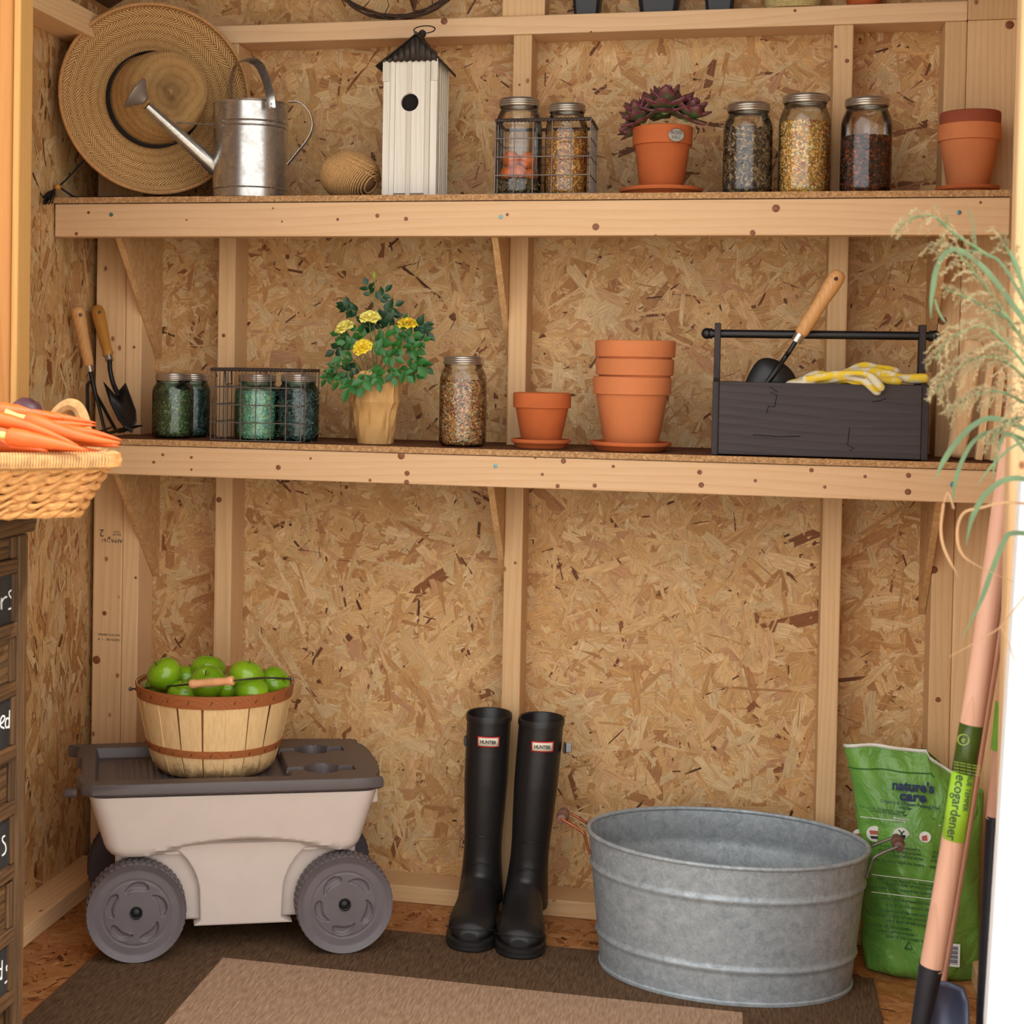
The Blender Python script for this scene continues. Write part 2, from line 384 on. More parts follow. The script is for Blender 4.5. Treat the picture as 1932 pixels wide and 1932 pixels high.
# front of the shed: jambs beside the opening
pl = PY(62, 200, FRONT)
wf = tag(MB().box(-1.2, pl.x-.045, FRONT-.012, FRONT, -.03, 2.1).build('wall_front', OSBG), 'front wall edge beside the opening', kind='structure')
jl = MB().box(pl.x-.2, pl.x-.012, FRONT-.05, FRONT-.013, -.03, 2.1).build('trim_1', POST, bevel=.004); tag(jl, 'orange pine post at the opening', kind='structure')
MB().box(pl.x-.0118, pl.x, FRONT-.046, FRONT-.0, -.03, 2.1).build('jamb_strip', wood('jamb_strip_wood', (214, 166, 100), (194, 142, 76), 2, knots=False), jl, bevel=.003)
pr = PY(1913, 200, FRONT)
jr = MB().box(pr.x, pr.x+.09, FRONT-.04, FRONT, -.03, 2.1).build('trim_2', PZ_, bevel=.005); tag(jr, 'pine post at the right of the opening', kind='structure')
rr_ = tag(MB().box(pr.x+.0905, 1.4, FRONT-.012, FRONT, -.03, 2.1).build('wall_front', OSBG), 'front wall edge right of the opening', kind='structure')
# sunlit white door edge outside, lower right
a, b, c_, d_ = PY(1928, 900, -1.15), PY(1862, 1932, -1.15), PY(1859, 2010, -1.15), PY(2300, 2010, -1.15)
dr = MB().prism([(a.x, a.z), (b.x, b.z), (c_.x, -.049), (a.x+.5, -.049), (a.x+.5, a.z)], -1.15, -1.12).build('door_1', plain('white_gloss_paint', (250, 250, 252), .4, var=.01), bevel=.003)
tag(dr, 'white painted door edge in full sun', kind='structure')

# rug
def rug():
    def m_(name, a, b):
        m = NT(name); v = m.coord((1, 1, 1), rnd=False); sep = m.n('ShaderNodeSeparateXYZ'); m.l(v, sep.inputs[0])
        wv = m.math('SINE', m.math('MULTIPLY', sep.outputs[0], 2600)); wy = m.math('SINE', m.math('MULTIPLY', sep.outputs[1], 900))
        mp = m.coord((260, 30, 1), rnd=False); n = m.noise(mp, 1, 3, .7)
        f = m.math('ADD', m.math('MULTIPLY', n, .9), m.math('MULTIPLY', m.math('MULTIPLY', wv, wy), .12))
        m.base(m.ramp(f, [(.28, a), (.68, b)])); m.bump(f, .6, .0015); return m.set(.95, 0, .1)
    dk = m_('rug_dark_weave', (72, 52, 38), (128, 102, 76)); lt = m_('rug_light_weave', (150, 118, 92), (206, 174, 146))
    t = T('area_rug', 'flat woven rug with dark brown border around a beige field', 'rug', (0, -1, 0))
    x0, x1, y1, y0 = -.695, .69, -.262, -1.35
    MB().box(x0, x1, y0+1, y1+1, .0, .005).build('border', dk, t, bevel=.002)
    MB().box(-.464, .460, y0+1.22, -.487+1, .0051, .0056).build('field', lt, t)
rug()

# ------------------------------------------------------------------ shelves
def shelf(name, zt, xl, xr, zb, label, gus, screws, knots):
    t = T(name, label, 'shelf', (0, 0, 0))
    poly = [(xl, -.283), (xr, -.283), (xr, -.0905), (.789, -.0905), (.789, -.003)]
    for x0, x1 in ((.5915, .6275), (-.019, .018), (-.626, -.589)):
        poly += [(x1+.002, -.003), (x1+.002, -.0905), (x0-.002, -.0905), (x0-.002, -.003)]
    poly += [(-.792, -.003), (-.792, -.0905), (xl, -.0905)]
    mb = MB(); mb.prism(poly, zt-.0115, zt, 'xy')
    n = len(poly)
    mb.m = [1 if i == 1 or i == 0 else 0 for i in range(len(mb.f))]
    mb.build('deck', [OSBE, OSBT], t)
    MB().box(xl+.002, xr, -.280, -.242, zb, zt-.0125).build('front_rail', PRAIL, t, bevel=.002)
    for x in gus:
        top = zb+.05
        MB().prism([(-.241, top), (-.003, top), (-.003, zb-.24), (-.241, zb)], x-.006, x+.006, 'yz').build('gusset', [OSBG], t)
    marks(t, -.2803, knots, 'knot', KNOT); marks(t, -.2803, screws, 'screw', SCREW)
    return t
us = shelf('wall_shelf', 1.4145, -.908, .884, 1.3365, 'upper long pine wall shelf carrying the hat, watering can and birdhouse', (-.7865, -.0255, .7840),
      [(210, 405, 4), (945, 409, 4), (1809, 401, 4)],
      [(167, 401, 3), (352, 415, 2), (144, 441, 3.5), (637, 414, 3), (712, 407, 4), (766, 413, 4), (957, 405, 3), (1124, 428, 6.5), (1464, 393, 7), (1420, 439, 5), (515, 393, 2), (1237, 44+400, 2), (532, 418, 2), (1850, 382, 2.5)])
ms = shelf('wall_shelf', .9375, -.815, .8835, .8665, 'middle long pine wall shelf carrying jars, pots and the grey toolbox', (-.7865, -.0255, .7840),
      [(935, 879, 4), (1797, 914, 5)],
      [(307, 858, 3), (290, 872, 3), (361, 863, 3), (361, 886, 2.5), (525, 882, 5), (757, 860, 7), (768, 893, 5), (767, 910, 5), (698, 906, 3), (1010, 863, 3), (1063, 870, 5), (1157, 880, 3), (1023, 895, 3), (1052, 917, 4), (1122, 916, 4), (1320, 891, 4.5), (1323, 915, 5), (1531, 887, 4), (1425, 907, 3), (1632, 899, 3), (1714, 897, 4.5), (1713, 928, 5.5), (1556, 919, 3), (586, 865, 2.5)])
UZ, MZ = 1.4145, .9375
# ------------------------------------------------------------------ common materials
GALV = (lambda: None)
def galv(name, a, b, rough=(.28, .5), sc_=18, metal=.85, bump=.1):
    m = NT(name); v = m.coord(); vo = m.n('ShaderNodeTexVoronoi'); m.l(v, vo.inputs['Vector']); vo.inputs['Scale'].default_value = sc_*6
    n = m.noise(v, sc_, 6, .7, .6); h = m.n('ShaderNodeSeparateColor'); m.l(vo.outputs['Color'], h.inputs[0])
    f = m.math('ADD', m.math('MULTIPLY', n, .9), m.math('MULTIPLY', h.outputs[0], .10))
    m.base(m.ramp(f, [(.3, a), (.72, b)])); m.bump(n, bump, .001)
    r = m.ramp(f, [(.3, (rough[1],)*3+(1,)), (.7, (rough[0],)*3+(1,))]); return m.set(r, metal)
CAN = galv('galvanized_can', (168, 164, 158), (218, 216, 210), (.22, .36), 26, .9, .04)
TUBM = galv('galvanized_tub', (140, 149, 154), (190, 199, 204), (.45, .62), 60, .35, .12)
LIDM = plain('zinc_lid', (200, 192, 182), .3, .9, var=.08)
WIRE = plain('grey_wire', (118, 108, 100), .45, .6, var=.15)
WIRED = plain('dark_wire', (78, 66, 62), .5, .5, var=.2)
BLACKM = plain('black_painted_steel', (26, 24, 24), .38, .1, var=.2)
TERRA = plain('terracotta', (206, 122, 72), .82, var=.09, vs=14, bump=.15)
TERRAD = plain('terracotta_deep', (190, 96, 44), .8, var=.12, vs=14, bump=.15)
TERRAR = plain('terracotta_dark', (148, 70, 42), .85, var=.1, vs=14)
SOIL = plain('dark_soil', (48, 32, 22), .95, var=.5, vs=120, bump=.8, bs=150, bd=.003)
HANDW = wood('ash_handle', (226, 172, 112), (190, 130, 74), 2, rings=90, knots=False, rough=.4)
HANDW2 = wood('ochre_handle', (206, 146, 66), (170, 110, 44), 2, rings=90, knots=False, rough=.35)
JUTE = plain('jute_twine', (196, 152, 98), .9, var=.22, vs=240, bump=.5, bs=600)
def glass(name, tint, alpha=1.0):
    m = bpy.data.materials.new(name); m.use_nodes = True; t = m.node_tree; N = t.nodes; N.remove(N['Principled BSDF'])
    out = N['Material Output']; tr = N.new('ShaderNodeBsdfTransparent'); gl = N.new('ShaderNodeBsdfGlossy'); mx = N.new('ShaderNodeMixShader')
    fr = N.new('ShaderNodeFresnel'); fr.inputs[0].default_value = 1.45; tr.inputs[0].default_value = tint
    gl.inputs['Roughness'].default_value = .03; gl.inputs[0].default_value = (1, 1, 1, 1)
    ns = N.new('ShaderNodeTexNoise'); ns.inputs['Scale'].default_value = 40; bp = N.new('ShaderNodeBump'); bp.inputs['Strength'].default_value = .12; bp.inputs['Distance'].default_value = .002
    t.links.new(ns.outputs['Fac'], bp.inputs['Height']); t.links.new(bp.outputs[0], gl.inputs['Normal']); t.links.new(bp.outputs[0], fr.inputs['Normal'])
    ml = N.new('ShaderNodeMath'); ml.operation = 'MULTIPLY_ADD'; ml.inputs[1].default_value = 1.0; ml.inputs[2].default_value = .02
    t.links.new(fr.outputs[0], ml.inputs[0]); t.links.new(ml.outputs[0], mx.inputs[0])
    t.links.new(tr.outputs[0], mx.inputs[1]); t.links.new(gl.outputs[0], mx.inputs[2]); t.links.new(mx.outputs[0], out.inputs[0]); return m
def tinted(m, edge):
    t = m.node_tree; N = t.nodes; tr = [n for n in N if n.type == 'BSDF_TRANSPARENT'][0]; lw = N.new('ShaderNodeLayerWeight'); lw.inputs[0].default_value = .45
    mx = N.new('ShaderNodeMix'); mx.data_type = 'RGBA'; mx.inputs[6].default_value = tr.inputs[0].default_value; mx.inputs[7].default_value = edge
    t.links.new(lw.outputs['Facing'], mx.inputs[0]); t.links.new(mx.outputs[2], tr.inputs[0]); return m
GL = glass('clear_jar_glass', (.97, .98, .97, 1)); GLA = tinted(glass('aqua_jar_glass', (.58, .86, .96, 1)), (.05, .38, .52, 1))

# ------------------------------------------------------------------ straw hat
def straw():
    m = NT('plaited_straw'); uv = m.n('ShaderNodeUVMap', uv_map='uv'); s = m.n('ShaderNodeSeparateXYZ'); m.l(uv.outputs[0], s.inputs[0])
    row = m.math('MULTIPLY', s.outputs[1], 58); fr = m.math('FRACT', row); fl_ = m.math('FLOOR', row)
    sg = m.math('SUBTRACT', m.math('MULTIPLY', m.math('MODULO', fl_, 2), 2), 1)
    wob = m.noise(m.coord((1, 1, 1)), 60, 2)
    k = m.math('ADD', m.math('MULTIPLY', s.outputs[0], 150), m.math('MULTIPLY', m.math('MULTIPLY', sg, fr), 3.1))
    k = m.math('ADD', k, m.math('MULTIPLY', wob, 1.2))
    st = m.math('PINGPONG', k, .5); st = m.math('MULTIPLY', st, 2)
    ed = m.math('PINGPONG', row, .5); ed = m.math('MULTIPLY', ed, 2)
    n = m.noise(m.coord((1, 1, 1)), 130, 3)
    h = m.math('MULTIPLY', m.math('POWER', st, .6), m.math('ADD', m.math('MULTIPLY', m.math('POWER', ed, .35), .45), .55))
    h = m.math('MULTIPLY', h, m.math('ADD', m.math('MULTIPLY', n, .6), .7))
    m.base(m.ramp(h, [(.12, (96, 58, 26)), (.5, (196, 146, 86)), (.9, (232, 190, 128))])); m.bump(h, .9, .0018); return m.set(.65)
STRAW = straw(); STRAWB = plain('straw_binding', (196, 146, 92), .8, var=.2, vs=160, bump=.5)
BLKCORD = plain('black_cord', (22, 20, 22), .8, var=.3)
def hat():
    p = PY(290, 189, -.200); t = T('straw_hat', 'wide brimmed woven straw sun hat with a black band, leaning behind the watering can', 'hat', p)
    ax = Vector((.52, -.86, .05)).normalized(); q = ax.to_track_quat('Z', 'Y'); t.rotation_mode = 'QUATERNION'; t.rotation_quaternion = q
    Rb = .190
    def brim(p, a):
        r = math.hypot(p.x, p.y)/Rb
        return Vector((p.x, p.y, p.z+.006*math.sin(2*a+.6)*r*r))
    # local z points away from wall to the viewer; brim dishes upward at the edge
    prof = []
    for i in range(27):
        r = .078+(Rb-.078)*i/26; u = (r-.078)/(Rb-.078)
        prof.append((r, .022*u*u-.018*math.sin(math.pi*u*.9)-.004+.0012*abs(math.sin(i*math.pi/2))))
    MB().lathe(prof, 96, cap0=False, cap1=False, fn=brim).build('brim', STRAW, t, True, angle=0, solid=.003)
    MB().tube([brim(Vector((Rb*math.cos(a), Rb*math.sin(a), .0215)), a) for a in [2*math.pi*j/96 for j in range(97)]], .0042, 8, flat=1.5).build('brim_binding', STRAWB, t, True)
    # crown: oval, leaning up and right, pinched top
    qi = q.inverted(); up = qi @ Vector((0, 0, 1)); rt = qi @ Vector((1, 0, 0))
    lean = rt*.030+up*.008
    def crown(p, a):
        h = p.z/.088; x, y = p.x*1.13, p.y*1.06
        P = Vector((x*1.0, y*1.08, p.z))+Vector((lean.x*h, lean.y*h, 0))
        rr = math.hypot(x, y)/.078
        if h > .55:
            d = (h-.55)/.45; c = max(0, 1-rr)
            P.z -= .034*d*c**.7*(1-.25*math.cos(2*a))
            pin = math.exp(-((math.atan2(math.sin(a-2.6), math.cos(a-2.6)))/.5)**2)+math.exp(-((math.atan2(math.sin(a+.7), math.cos(a+.7)))/.5)**2)
            P.x *= 1-.16*pin*d; P.y *= 1-.16*pin*d
        return P
    prof = [(.080, -.006), (.080, .004), (.079, .018), (.0775, .034), (.075, .05), (.071, .065), (.064, .077), (.054, .084), (.042, .087), (.03, .088), (.018, .088), (.006, .088)]
    c = MB().lathe(prof, 64, cap0=False, cap1=True, fn=crown).build('crown', STRAW, t, True, angle=0); c['label'] = 'oval pinched crown of plaited straw'
    bd = MB(); rs = []
    for z in (.0, .004, .013, .016): rs.append([crown(Vector(((.0825 if z in (.0, .016) else .0855)*math.cos(a), (.0825 if z in (.0, .016) else .0855)*math.sin(a), z-.004)), a) for a in [2*math.pi*j/64 for j in range(64)]])
    bd.rings(rs, True, False, False).build('hat_band', BLKCORD, t, True)
    # chin cord with bead and tassel
    inv = (Matrix.Translation(p) @ q.to_matrix().to_4x4()).inverted()
    def loc(x, y, Y): return inv @ PY(x, y, Y)
    pts = spline([loc(170, 290, -.262), loc(146, 316, -.262), loc(128, 336, -.262), loc(112, 351, -.282)])
    MB().tube(pts, .0022, 6).build('chin_cord', BLKCORD, t, True)
    Z = UZ+.0024
    g = lambda x, y_: inv @ Vector((PY(x, 370, y_).x, y_, Z))
    pts = spline([loc(112, 353, -.282), loc(128, 364, -.268), g(145, -.262), g(190, -.258), g(240, -.262), g(262, -.24)])
    MB().tube(pts, .0022, 6).build('chin_cord', BLKCORD, t, True)
    b = MB().ball(loc(109, 353, -.285), .0066).build('cord_bead', HANDW2, t, True); b['label'] = 'small wooden bead'
    tb = MB(); a0 = loc(104, 357, -.296)
    for i in range(46):
        e = loc(random.uniform(80, 99), random.uniform(370, 386), -.352+random.uniform(-.006, .004)); mid = (a0+e)/2+Vector((random.uniform(-.004, .004), .002, random.uniform(-.004, .004)))
        tb.tube(spline([a0, mid, e], 3), .0011, 4)
    tb.build('tassel', BLKCORD, t, True)
hat()

# ------------------------------------------------------------------ watering can
def can():
    Y = -.205; p = PY(471, 370, Y); p.z = UZ; t = T('watering_can', 'galvanized metal watering can with tube spout and rose on the upper shelf', 'watering can', p)
    r = .0735; h = .190
    prof = [(r-.003, 0), (r, .0015), (r, .018)]+[(r+.0012, .0195), (r, .021)]+[(r, .138), (r+.0018, .140), (r, .142), (r, .147), (r+.0018, .149), (r, .151), (r+.0005, h-.004), (r+.002, h-.002), (r+.0015, h), (r-.001, h-.001), (r-.0015, h-.01), (r-.0015, .02)]
    MB().lathe(prof, 64, cap1=False).build('body', CAN, t, True, angle=35)
    L = lambda x, y, Yp: PY(x, y, Yp)-p
    # top hoop handle from back-left to front-right
    pts = spline([L(437, 200, Y+.060), L(436, 178, Y+.060), L(436, 150, Y+.056), L(446, 122, Y+.04), L(466, 112, Y+.01), L(488, 122, Y-.022), L(502, 150, Y-.05), L(509, 178, Y-.0715), L(512, 204, Y-.0735)], 6)
    MB().tube(pts, .009, 10, flat=.16, up=(0, .0, 1)).build('hoop_handle', CAN, t, True)
    for y_ in (196, 202): MB().ball(L(512, y_, Y-.0755), .0018).build('rivet', CAN, t, True)
    pts = spline([L(545, 192, Y-.01), L(566, 194, Y-.01), L(584, 210, Y-.01), L(591, 236, Y-.01), L(582, 262, Y-.01), L(560, 290, Y-.01), L(543, 311, Y-.01)], 6)
    MB().tube(pts, .008, 10, flat=.2, up=(1, 0, .2)).build('side_handle', CAN, t, True)
    a, b = L(408, 318, Y-.02), L(277, 200, Y-.120)
    MB().tube([a+(a-b).normalized()*.0, a, b], [.0165, .0165, .0095], 24).build('spout', CAN, t, True)
    d = (b-a).normalized(); c0 = b-d*.003; n = Vector((-.86, 0, .5)).normalized()
    # rose: flared cone whose face looks up-left
    e = L(264, 182, Y-.126)
    q = (n*.75+d*.5).normalized().to_track_quat('Z', 'Y').to_matrix().to_4x4()
    mb = MB().lathe([(.0095, -.014), (.013, -.008), (.024, .002), (.0335, .010), (.034, .0115), (.0325, .0135), (.018, .0165), (.0, .0175)][:-1]+[(.0004, .0175)], 40)
    rs = mb.build('rose', plain('dull_zinc', (150, 140, 130), .5, .6), t, True, loc=e-Vector((0, 0, 0)), angle=50); rs.rotation_mode = 'QUATERNION'; rs.rotation_quaternion = q.to_quaternion()
    hs = MB()
    for k in range(3):
        for j in range(6+5*k):
            aa = 2*math.pi*j/(6+5*k); rr = .008+.009*k; hs.ball((rr*math.cos(aa), rr*math.sin(aa), .0175-.0022*k*.7), .0011, 6, 4)
    h_ = hs.build('rose_hole', BLACKM, rs, True); h_['kind'] = 'stuff'
    MB().tube([L(333, 231, Y-.078), L(410, 236, Y-.048)], .0032, 8, flat=.5).build('spout_brace', CAN, t, True)
can()

# ------------------------------------------------------------------ twine ball
def twine():
    Y = -.19; p = PY(660, 368, Y); p.z = UZ; t = T('twine_ball', 'round ball of brown jute twine beside the birdhouse', 'twine', p)
    rx, rz = .0575, .0475; c = Vector((0, 0, rz+.0005))
    MB().ball(c, rx-.0025, 32, 20, 1, 1, (rz-.0025)/(rx-.0025)).build('core', plain('jute_core', (128, 90, 54), .95), t, True)
    pts = []; rd = random.Random(4)
    n_ = Vector((.86, -.25, -.46)).normalized(); u = n_.cross(Vector((0, 1, .2))).normalized(); v = n_.cross(u); N_ = 34
    for i in range(N_*44):
        a = 2*math.pi*i/44; off = i/(N_*44)*1.94-.97; rr = math.sqrt(1-off*off); P = (u*math.cos(a)+v*math.sin(a))*rr+n_*off; f = 1+.012*math.sin(i/44*2.9)
        pts.append(c+Vector((P.x*rx*f, P.y*rx*f, P.z*rz*f)))
    n2 = Vector((.5, .1, .85)).normalized(); u2 = n2.cross(Vector((0, 1, 0))).normalized(); v2 = n2.cross(u2)
    for i in range(3*44):
        a = 2*math.pi*i/44; off = .25+i/(3*44)*.5; rr = math.sqrt(1-off*off); P = (u2*math.cos(a)+v2*math.sin(a))*rr+n2*off
        pts.append(c+Vector((P.x*rx*1.02, P.y*rx*1.02, P.z*rz*1.02)))
    pts = [Vector((q.x, q.y, max(q.z, .0012))) for q in pts]
    MB().tube(pts, .0017, 6).build('winding', JUTE, t, True)
twine()

# ------------------------------------------------------------------ birdhouse
def birdhouse():
    Y = -.235; x0 = PY(721, 300, Y).x; x1 = PY(823, 300, Y).x; wd = x1-x0; ht = PY(770, 112, Y).z-UZ
    t = T('birdhouse', 'tall white wooden birdhouse with dark corrugated metal roof', 'birdhouse', (x0+wd/2, Y+.055, UZ))
    WH = wood('whitewashed_wood', (238, 232, 220), (212, 202, 184), 2, rings=60, knots=False); DKH = plain('hole_dark', (24, 16, 12), .95)
    RF = plain('rusted_roof_metal', (62, 52, 46), .6, .3, var=.35, vs=90, bump=.2); hw = wd/2; dp = .055
    # front boards with a round hole, split round the middle joint
    hc = PY(773, 193, Y); hx, hz, hr = hc.x-(x0+hw), hc.z-UZ, .0172
    def fb(xa, xb, yo, cut=True):
        poly = []
        if cut and xa-hx < hr and xb-hx > -hr:
            if xa < hx < xb:
                pass
        return MB().box(xa, xb, -dp-yo, -dp+.009, .002, ht-.001)
    def half(sgn, xe, xm):
        arc = [(hx+hr*math.sin(a)*sgn, hz+hr*math.cos(a)) for a in [math.pi*i/16 for i in range(17)]]
        poly = [(xe, .008), (hx, .008)]+[(x, z) for x, z in arc[::-1]]+[(hx, ht-.001), (xe, ht-.001)]
        return MB().prism(poly, -dp, -dp+.009)
    half(-1, -hw+.024, hx-.0006).build('wall_board', WH, t); half(1, hw-.024, hx).build('wall_board', WH, t)
    MB().box(hx-.022, hx+.022, -dp+.012, -dp+.016, hz-.022, hz+.022).build('hole_shade', DKH, t)  # near-black plate behind the hole, the inner shade put into its colour
    for xa, xb, yo in ((-hw+.014, -hw+.0235, .0025), (hw-.0235, hw-.014, .0025)): MB().box(xa, xb, -dp-yo, -dp+.009, .002, ht-.001).build('wall_board', WH, t, bevel=.0008)
    MB().box(-hw, -hw+.0135, -dp-.001, -dp+.009, 0, ht).build('wall_board', WH, t, bevel=.001)
    MB().box(hw-.0135, hw, -dp-.001, -dp+.009, 0, ht).build('wall_board', WH, t, bevel=.001)
    for xc in (hx-.0012,): 
        MB().box(xc-.0045, xc+.0045, -dp-.003, -dp+.0, hz+hr+.001, ht-.001).build('batten', WH, t, bevel=.0006)
        MB().box(xc-.0045, xc+.0045, -dp-.003, -dp+.0, .002, hz-hr-.001).build('batten', WH, t, bevel=.0006)
    for s in (-1, 1): MB().box(min(s*hw, s*(hw-.012))-.001*(s < 0), max(s*hw, s*(hw-.012))+.001*(s > 0), -dp-.004, -dp-.0012, ht-.042, ht).build('corner_trim', WH, t, bevel=.0008)
    for i in range(5):
        y0 = -dp+.0095+i*.0195
        for s in (-1, 1): MB().box(min(s*hw, s*(hw-.008)), max(s*hw, s*(hw-.008))+.0, y0, y0+.0185, .001, ht).build('side_board', WH, t, bevel=.001)
        MB().tube([(s_ := hw+.0005, y0+.019, .003), (s_, y0+.019, ht)], .0016, 6).build('batten', WH, t, True)
    MB().box(-hw+.009, hw-.009, dp-.009, dp, .001, ht).build('back_board', WH, t)
    MB().box(-hw+.009, hw-.009, -dp+.0095, dp-.0095, .001, .008).build('floor_board', WH, t)
    # roof
    ap = Vector((PY(786, 65, Y).x-(x0+hw), 0, PY(786, 65, Y).z-UZ)); el = ht-.010; ov = .0145
    for s in (-1, 1):
        ex = s*(hw+ov); ez = el-.003; d = Vector((ex-ap.x, 0, ez-ap.z)); nm = Vector((-d.z*s, 0, d.x*s)).normalized(); rs = []
        for i in range(41):
            y = -dp-.010+i*(2*dp+.02)/40; o_ = nm*(.0016*math.sin(i*math.pi/2.5)); rs.append([Vector((ap.x, y, ap.z))+o_, Vector((ex, y, ez))+o_])
        MB().rings(rs, False, False, False).build('roof_panel', RF, t, True, solid=.0012)
    top = Vector((ap.x, -dp-.005, ap.z-.004)); N_ = 40; b = []; tp = []
    for i in range(N_+1):
        x = -hw+.001+i*(2*hw-.002)/N_; u = abs(x-ap.x)/(hw+ov); zz = ap.z-.004-(ap.z-.004-el)*u; wv = .0016*math.sin(i*2*math.pi/4.4)
        tp.append(Vector((x, -dp-.0055+wv, max(zz, ht-.0005)))); b.append(Vector((x, -dp-.0055+wv, ht-.0045-.0015*math.cos(i*2*math.pi/4.4))))
    MB().rings([[p_, q_] for p_, q_ in zip(tp, b)], False, False, False).build('gable_panel', RF, t, True, solid=.0012)
    MB().tube([(ap.x, -dp-.011, ap.z+.001), (ap.x, dp+.011, ap.z+.001)], .0035, 8).build('ridge_cap', RF, t, True)
    MB().cyl((ap.x, 0, ap.z), (ap.x, 0, ap.z+.008), .006, .003).build('finial_base', RF, t, True)
    MB().ball((ap.x, 0, ap.z+.0125), .0078).build('finial', RF, t, True)
    q = [Vector((ap.x+.004+.021*math.cos(a), .014*math.sin(a)*.6, ap.z+.0205+.009*math.sin(a))) for a in [2*math.pi*i/40 for i in range(41)]]
    MB().tube(q, .0012, 6).build('hanging_ring', BLACKM, t, True)
birdhouse()

# ------------------------------------------------------------------ jars
def jar_profile(r, h, lidh):
    sh = h*.70; nr = r*.80; z1 = h-lidh
    return [(r*.80, .0005), (r*.93, .002), (r*.985, .008), (r, .016), (r, sh), (r*.985, sh+(z1-sh)*.28), (r*.93, sh+(z1-sh)*.55), (r*.86, sh+(z1-sh)*.75), (nr, sh+(z1-sh)*.9), (nr, z1), (nr*1.04, z1+.001), (nr*1.04, z1+.004), (nr, z1+.006), (nr, h-.003)]
def seeds(name, parent, r, z0, z1, n, size, pal, seed, elong=1.6, mat=None, top=True):
    rd = random.Random(seed); mb = MB()
    def put(P, nrm):
        d = Vector((rd.gauss(0, 1), rd.gauss(0, 1), rd.gauss(0, 1))); d = (d-nrm*d.dot(nrm)*.75).normalized(); b = nrm.cross(d).normalized(); c_ = d.cross(b)
        s = size*rd.uniform(.7, 1.25); k = rd.choice(pal); f = rd.uniform(.75, 1.15); c = lin(k); mb.col = (c[0]*f, c[1]*f, c[2]*f, 1)
        i0 = len(mb.v); mb.v += [P+d*s*elong*.5, P-d*s*elong*.5, P+b*s*.42, P-b*s*.42, P+c_*s*.3, P-c_*s*.3]
        for q in ((0, 2, 4), (0, 4, 3), (0, 3, 5), (0, 5, 2), (1, 4, 2), (1, 3, 4), (1, 5, 3), (1, 2, 5)): mb.face([i0+a for a in q])
    for i in range(n):
        a = rd.uniform(0, 2*math.pi); z = rd.uniform(z0, z1); rr = r*(1-.06*max(0, 1-(z-z0)/.012)) - size*.25
        nr = Vector((math.cos(a), math.sin(a), 0)); put(Vector((nr.x*rr, nr.y*rr, z)), nr)
    if top:
        for i in range(int(n*.22)):
            a = rd.uniform(0, 2*math.pi); rr = (r-size*.3)*math.sqrt(rd.random()); put(Vector((rr*math.cos(a), rr*math.sin(a), z1-size*.1+rd.uniform(-.001, .003))), Vector((0, 0, 1)))
    mb.col = tuple(x*.45 for x in lin(pal[0])[:3])+(1,)
    mb.lathe([(r*.9-size*.5, z0), (r-size*.5, z0+.006), (r-size*.5, z1-.001), (r*.5, z1+.0005)], 24)
    o = mb.build(name, mat or FILL, parent); o['kind'] = 'stuff'; return o
def jar(px, pb, pt, pw, Y, zs, label, gl, fill, group=None, filler=None):
    c = PY(px, pb, Y); s = (PY(px+1, pb, Y)-c).length; r = pw*s/2; h = abs(PY(px, pt, Y).z-zs) if pt else 0
    t = T('glass_jar', label, 'jar', (c.x, Y, zs+.0006), random.random(), group)
    lidh = .0175; prof = jar_profile(r, h, lidh)
    MB().lathe(prof, 40, cap1=False).build('glass_body', gl, t, True, angle=60)
    lr = r*.80*1.06; pr_ = [(lr*.985, h-lidh+.002), (lr, h-lidh+.003)]
    for k in range(3): z = h-lidh+.0045+k*.0038; pr_ += [(lr, z), (lr+.001, z+.0012), (lr, z+.0024)]
    pr_ += [(lr, h-.0016), (lr-.0012, h-.0004)]
    rl = MB().lathe(pr_+[(lr-.004, h)], 48, cap0=False).build('screw_band', LIDM, t, True, angle=50)
    MB().lathe([(lr-.005, h+.0001), (lr-.006, h-.0006), (lr-.010, h-.0004)], 40).build('lid_disc', LIDM, t, True)
    if filler: filler(t, r, h)
    elif fill:
        name, fpx, n, size, pal, el = fill; zt = PY(px, fpx, Y).z-zs
        seeds(name, t, r*.955, .004, min(zt, h*.72), n, size, pal, int(px), el)
    return t
MIX = [(206, 150, 70), (226, 176, 96), (180, 90, 40), (64, 58, 52), (240, 214, 160), (150, 70, 34)]
CORN = [(244, 200, 104), (250, 222, 150), (240, 170, 66), (252, 238, 190), (238, 186, 84), (180, 110, 60)]
SUNF = [(110, 90, 66), (150, 124, 88), (84, 66, 50), (190, 162, 120), (60, 48, 40)]
DARKM = [(120, 56, 26), (60, 36, 26), (38, 30, 30), (170, 86, 36), (30, 28, 30), (84, 44, 28)]
def persimmon(t, r, h):
    rd = random.Random(4); OR = plain('dried_orange_fruit', (214, 110, 48), .5, var=.3, vs=60)
    for k, (x, y, z, q) in enumerate(((-.019, -.016, .073, .0165), (.020, -.014, .072, .0165), (-.004, -.022, .048, .015), (.024, -.004, .044, .015), (-.024, .004, .047, .015), (0, .02, .07, .016), (.01, .018, .045, .015), (0, 0, .096, .006))):
        if q > .01: MB().ball((x*.82, y*.82, z), q, 14, 10, 1, 1, .95).build('dried_fruit', OR, t, True)
    seeds('moss_base', t, r*.95, .004, .032, 700, .006, [(74, 62, 40), (110, 96, 60), (48, 36, 24), (140, 120, 84)], 9, 3)
jar(977, 362, 188, 88, -.195, UZ, 'clear glass jar of orange dried fruit in the upper wire basket', GL, None, filler=persimmon)
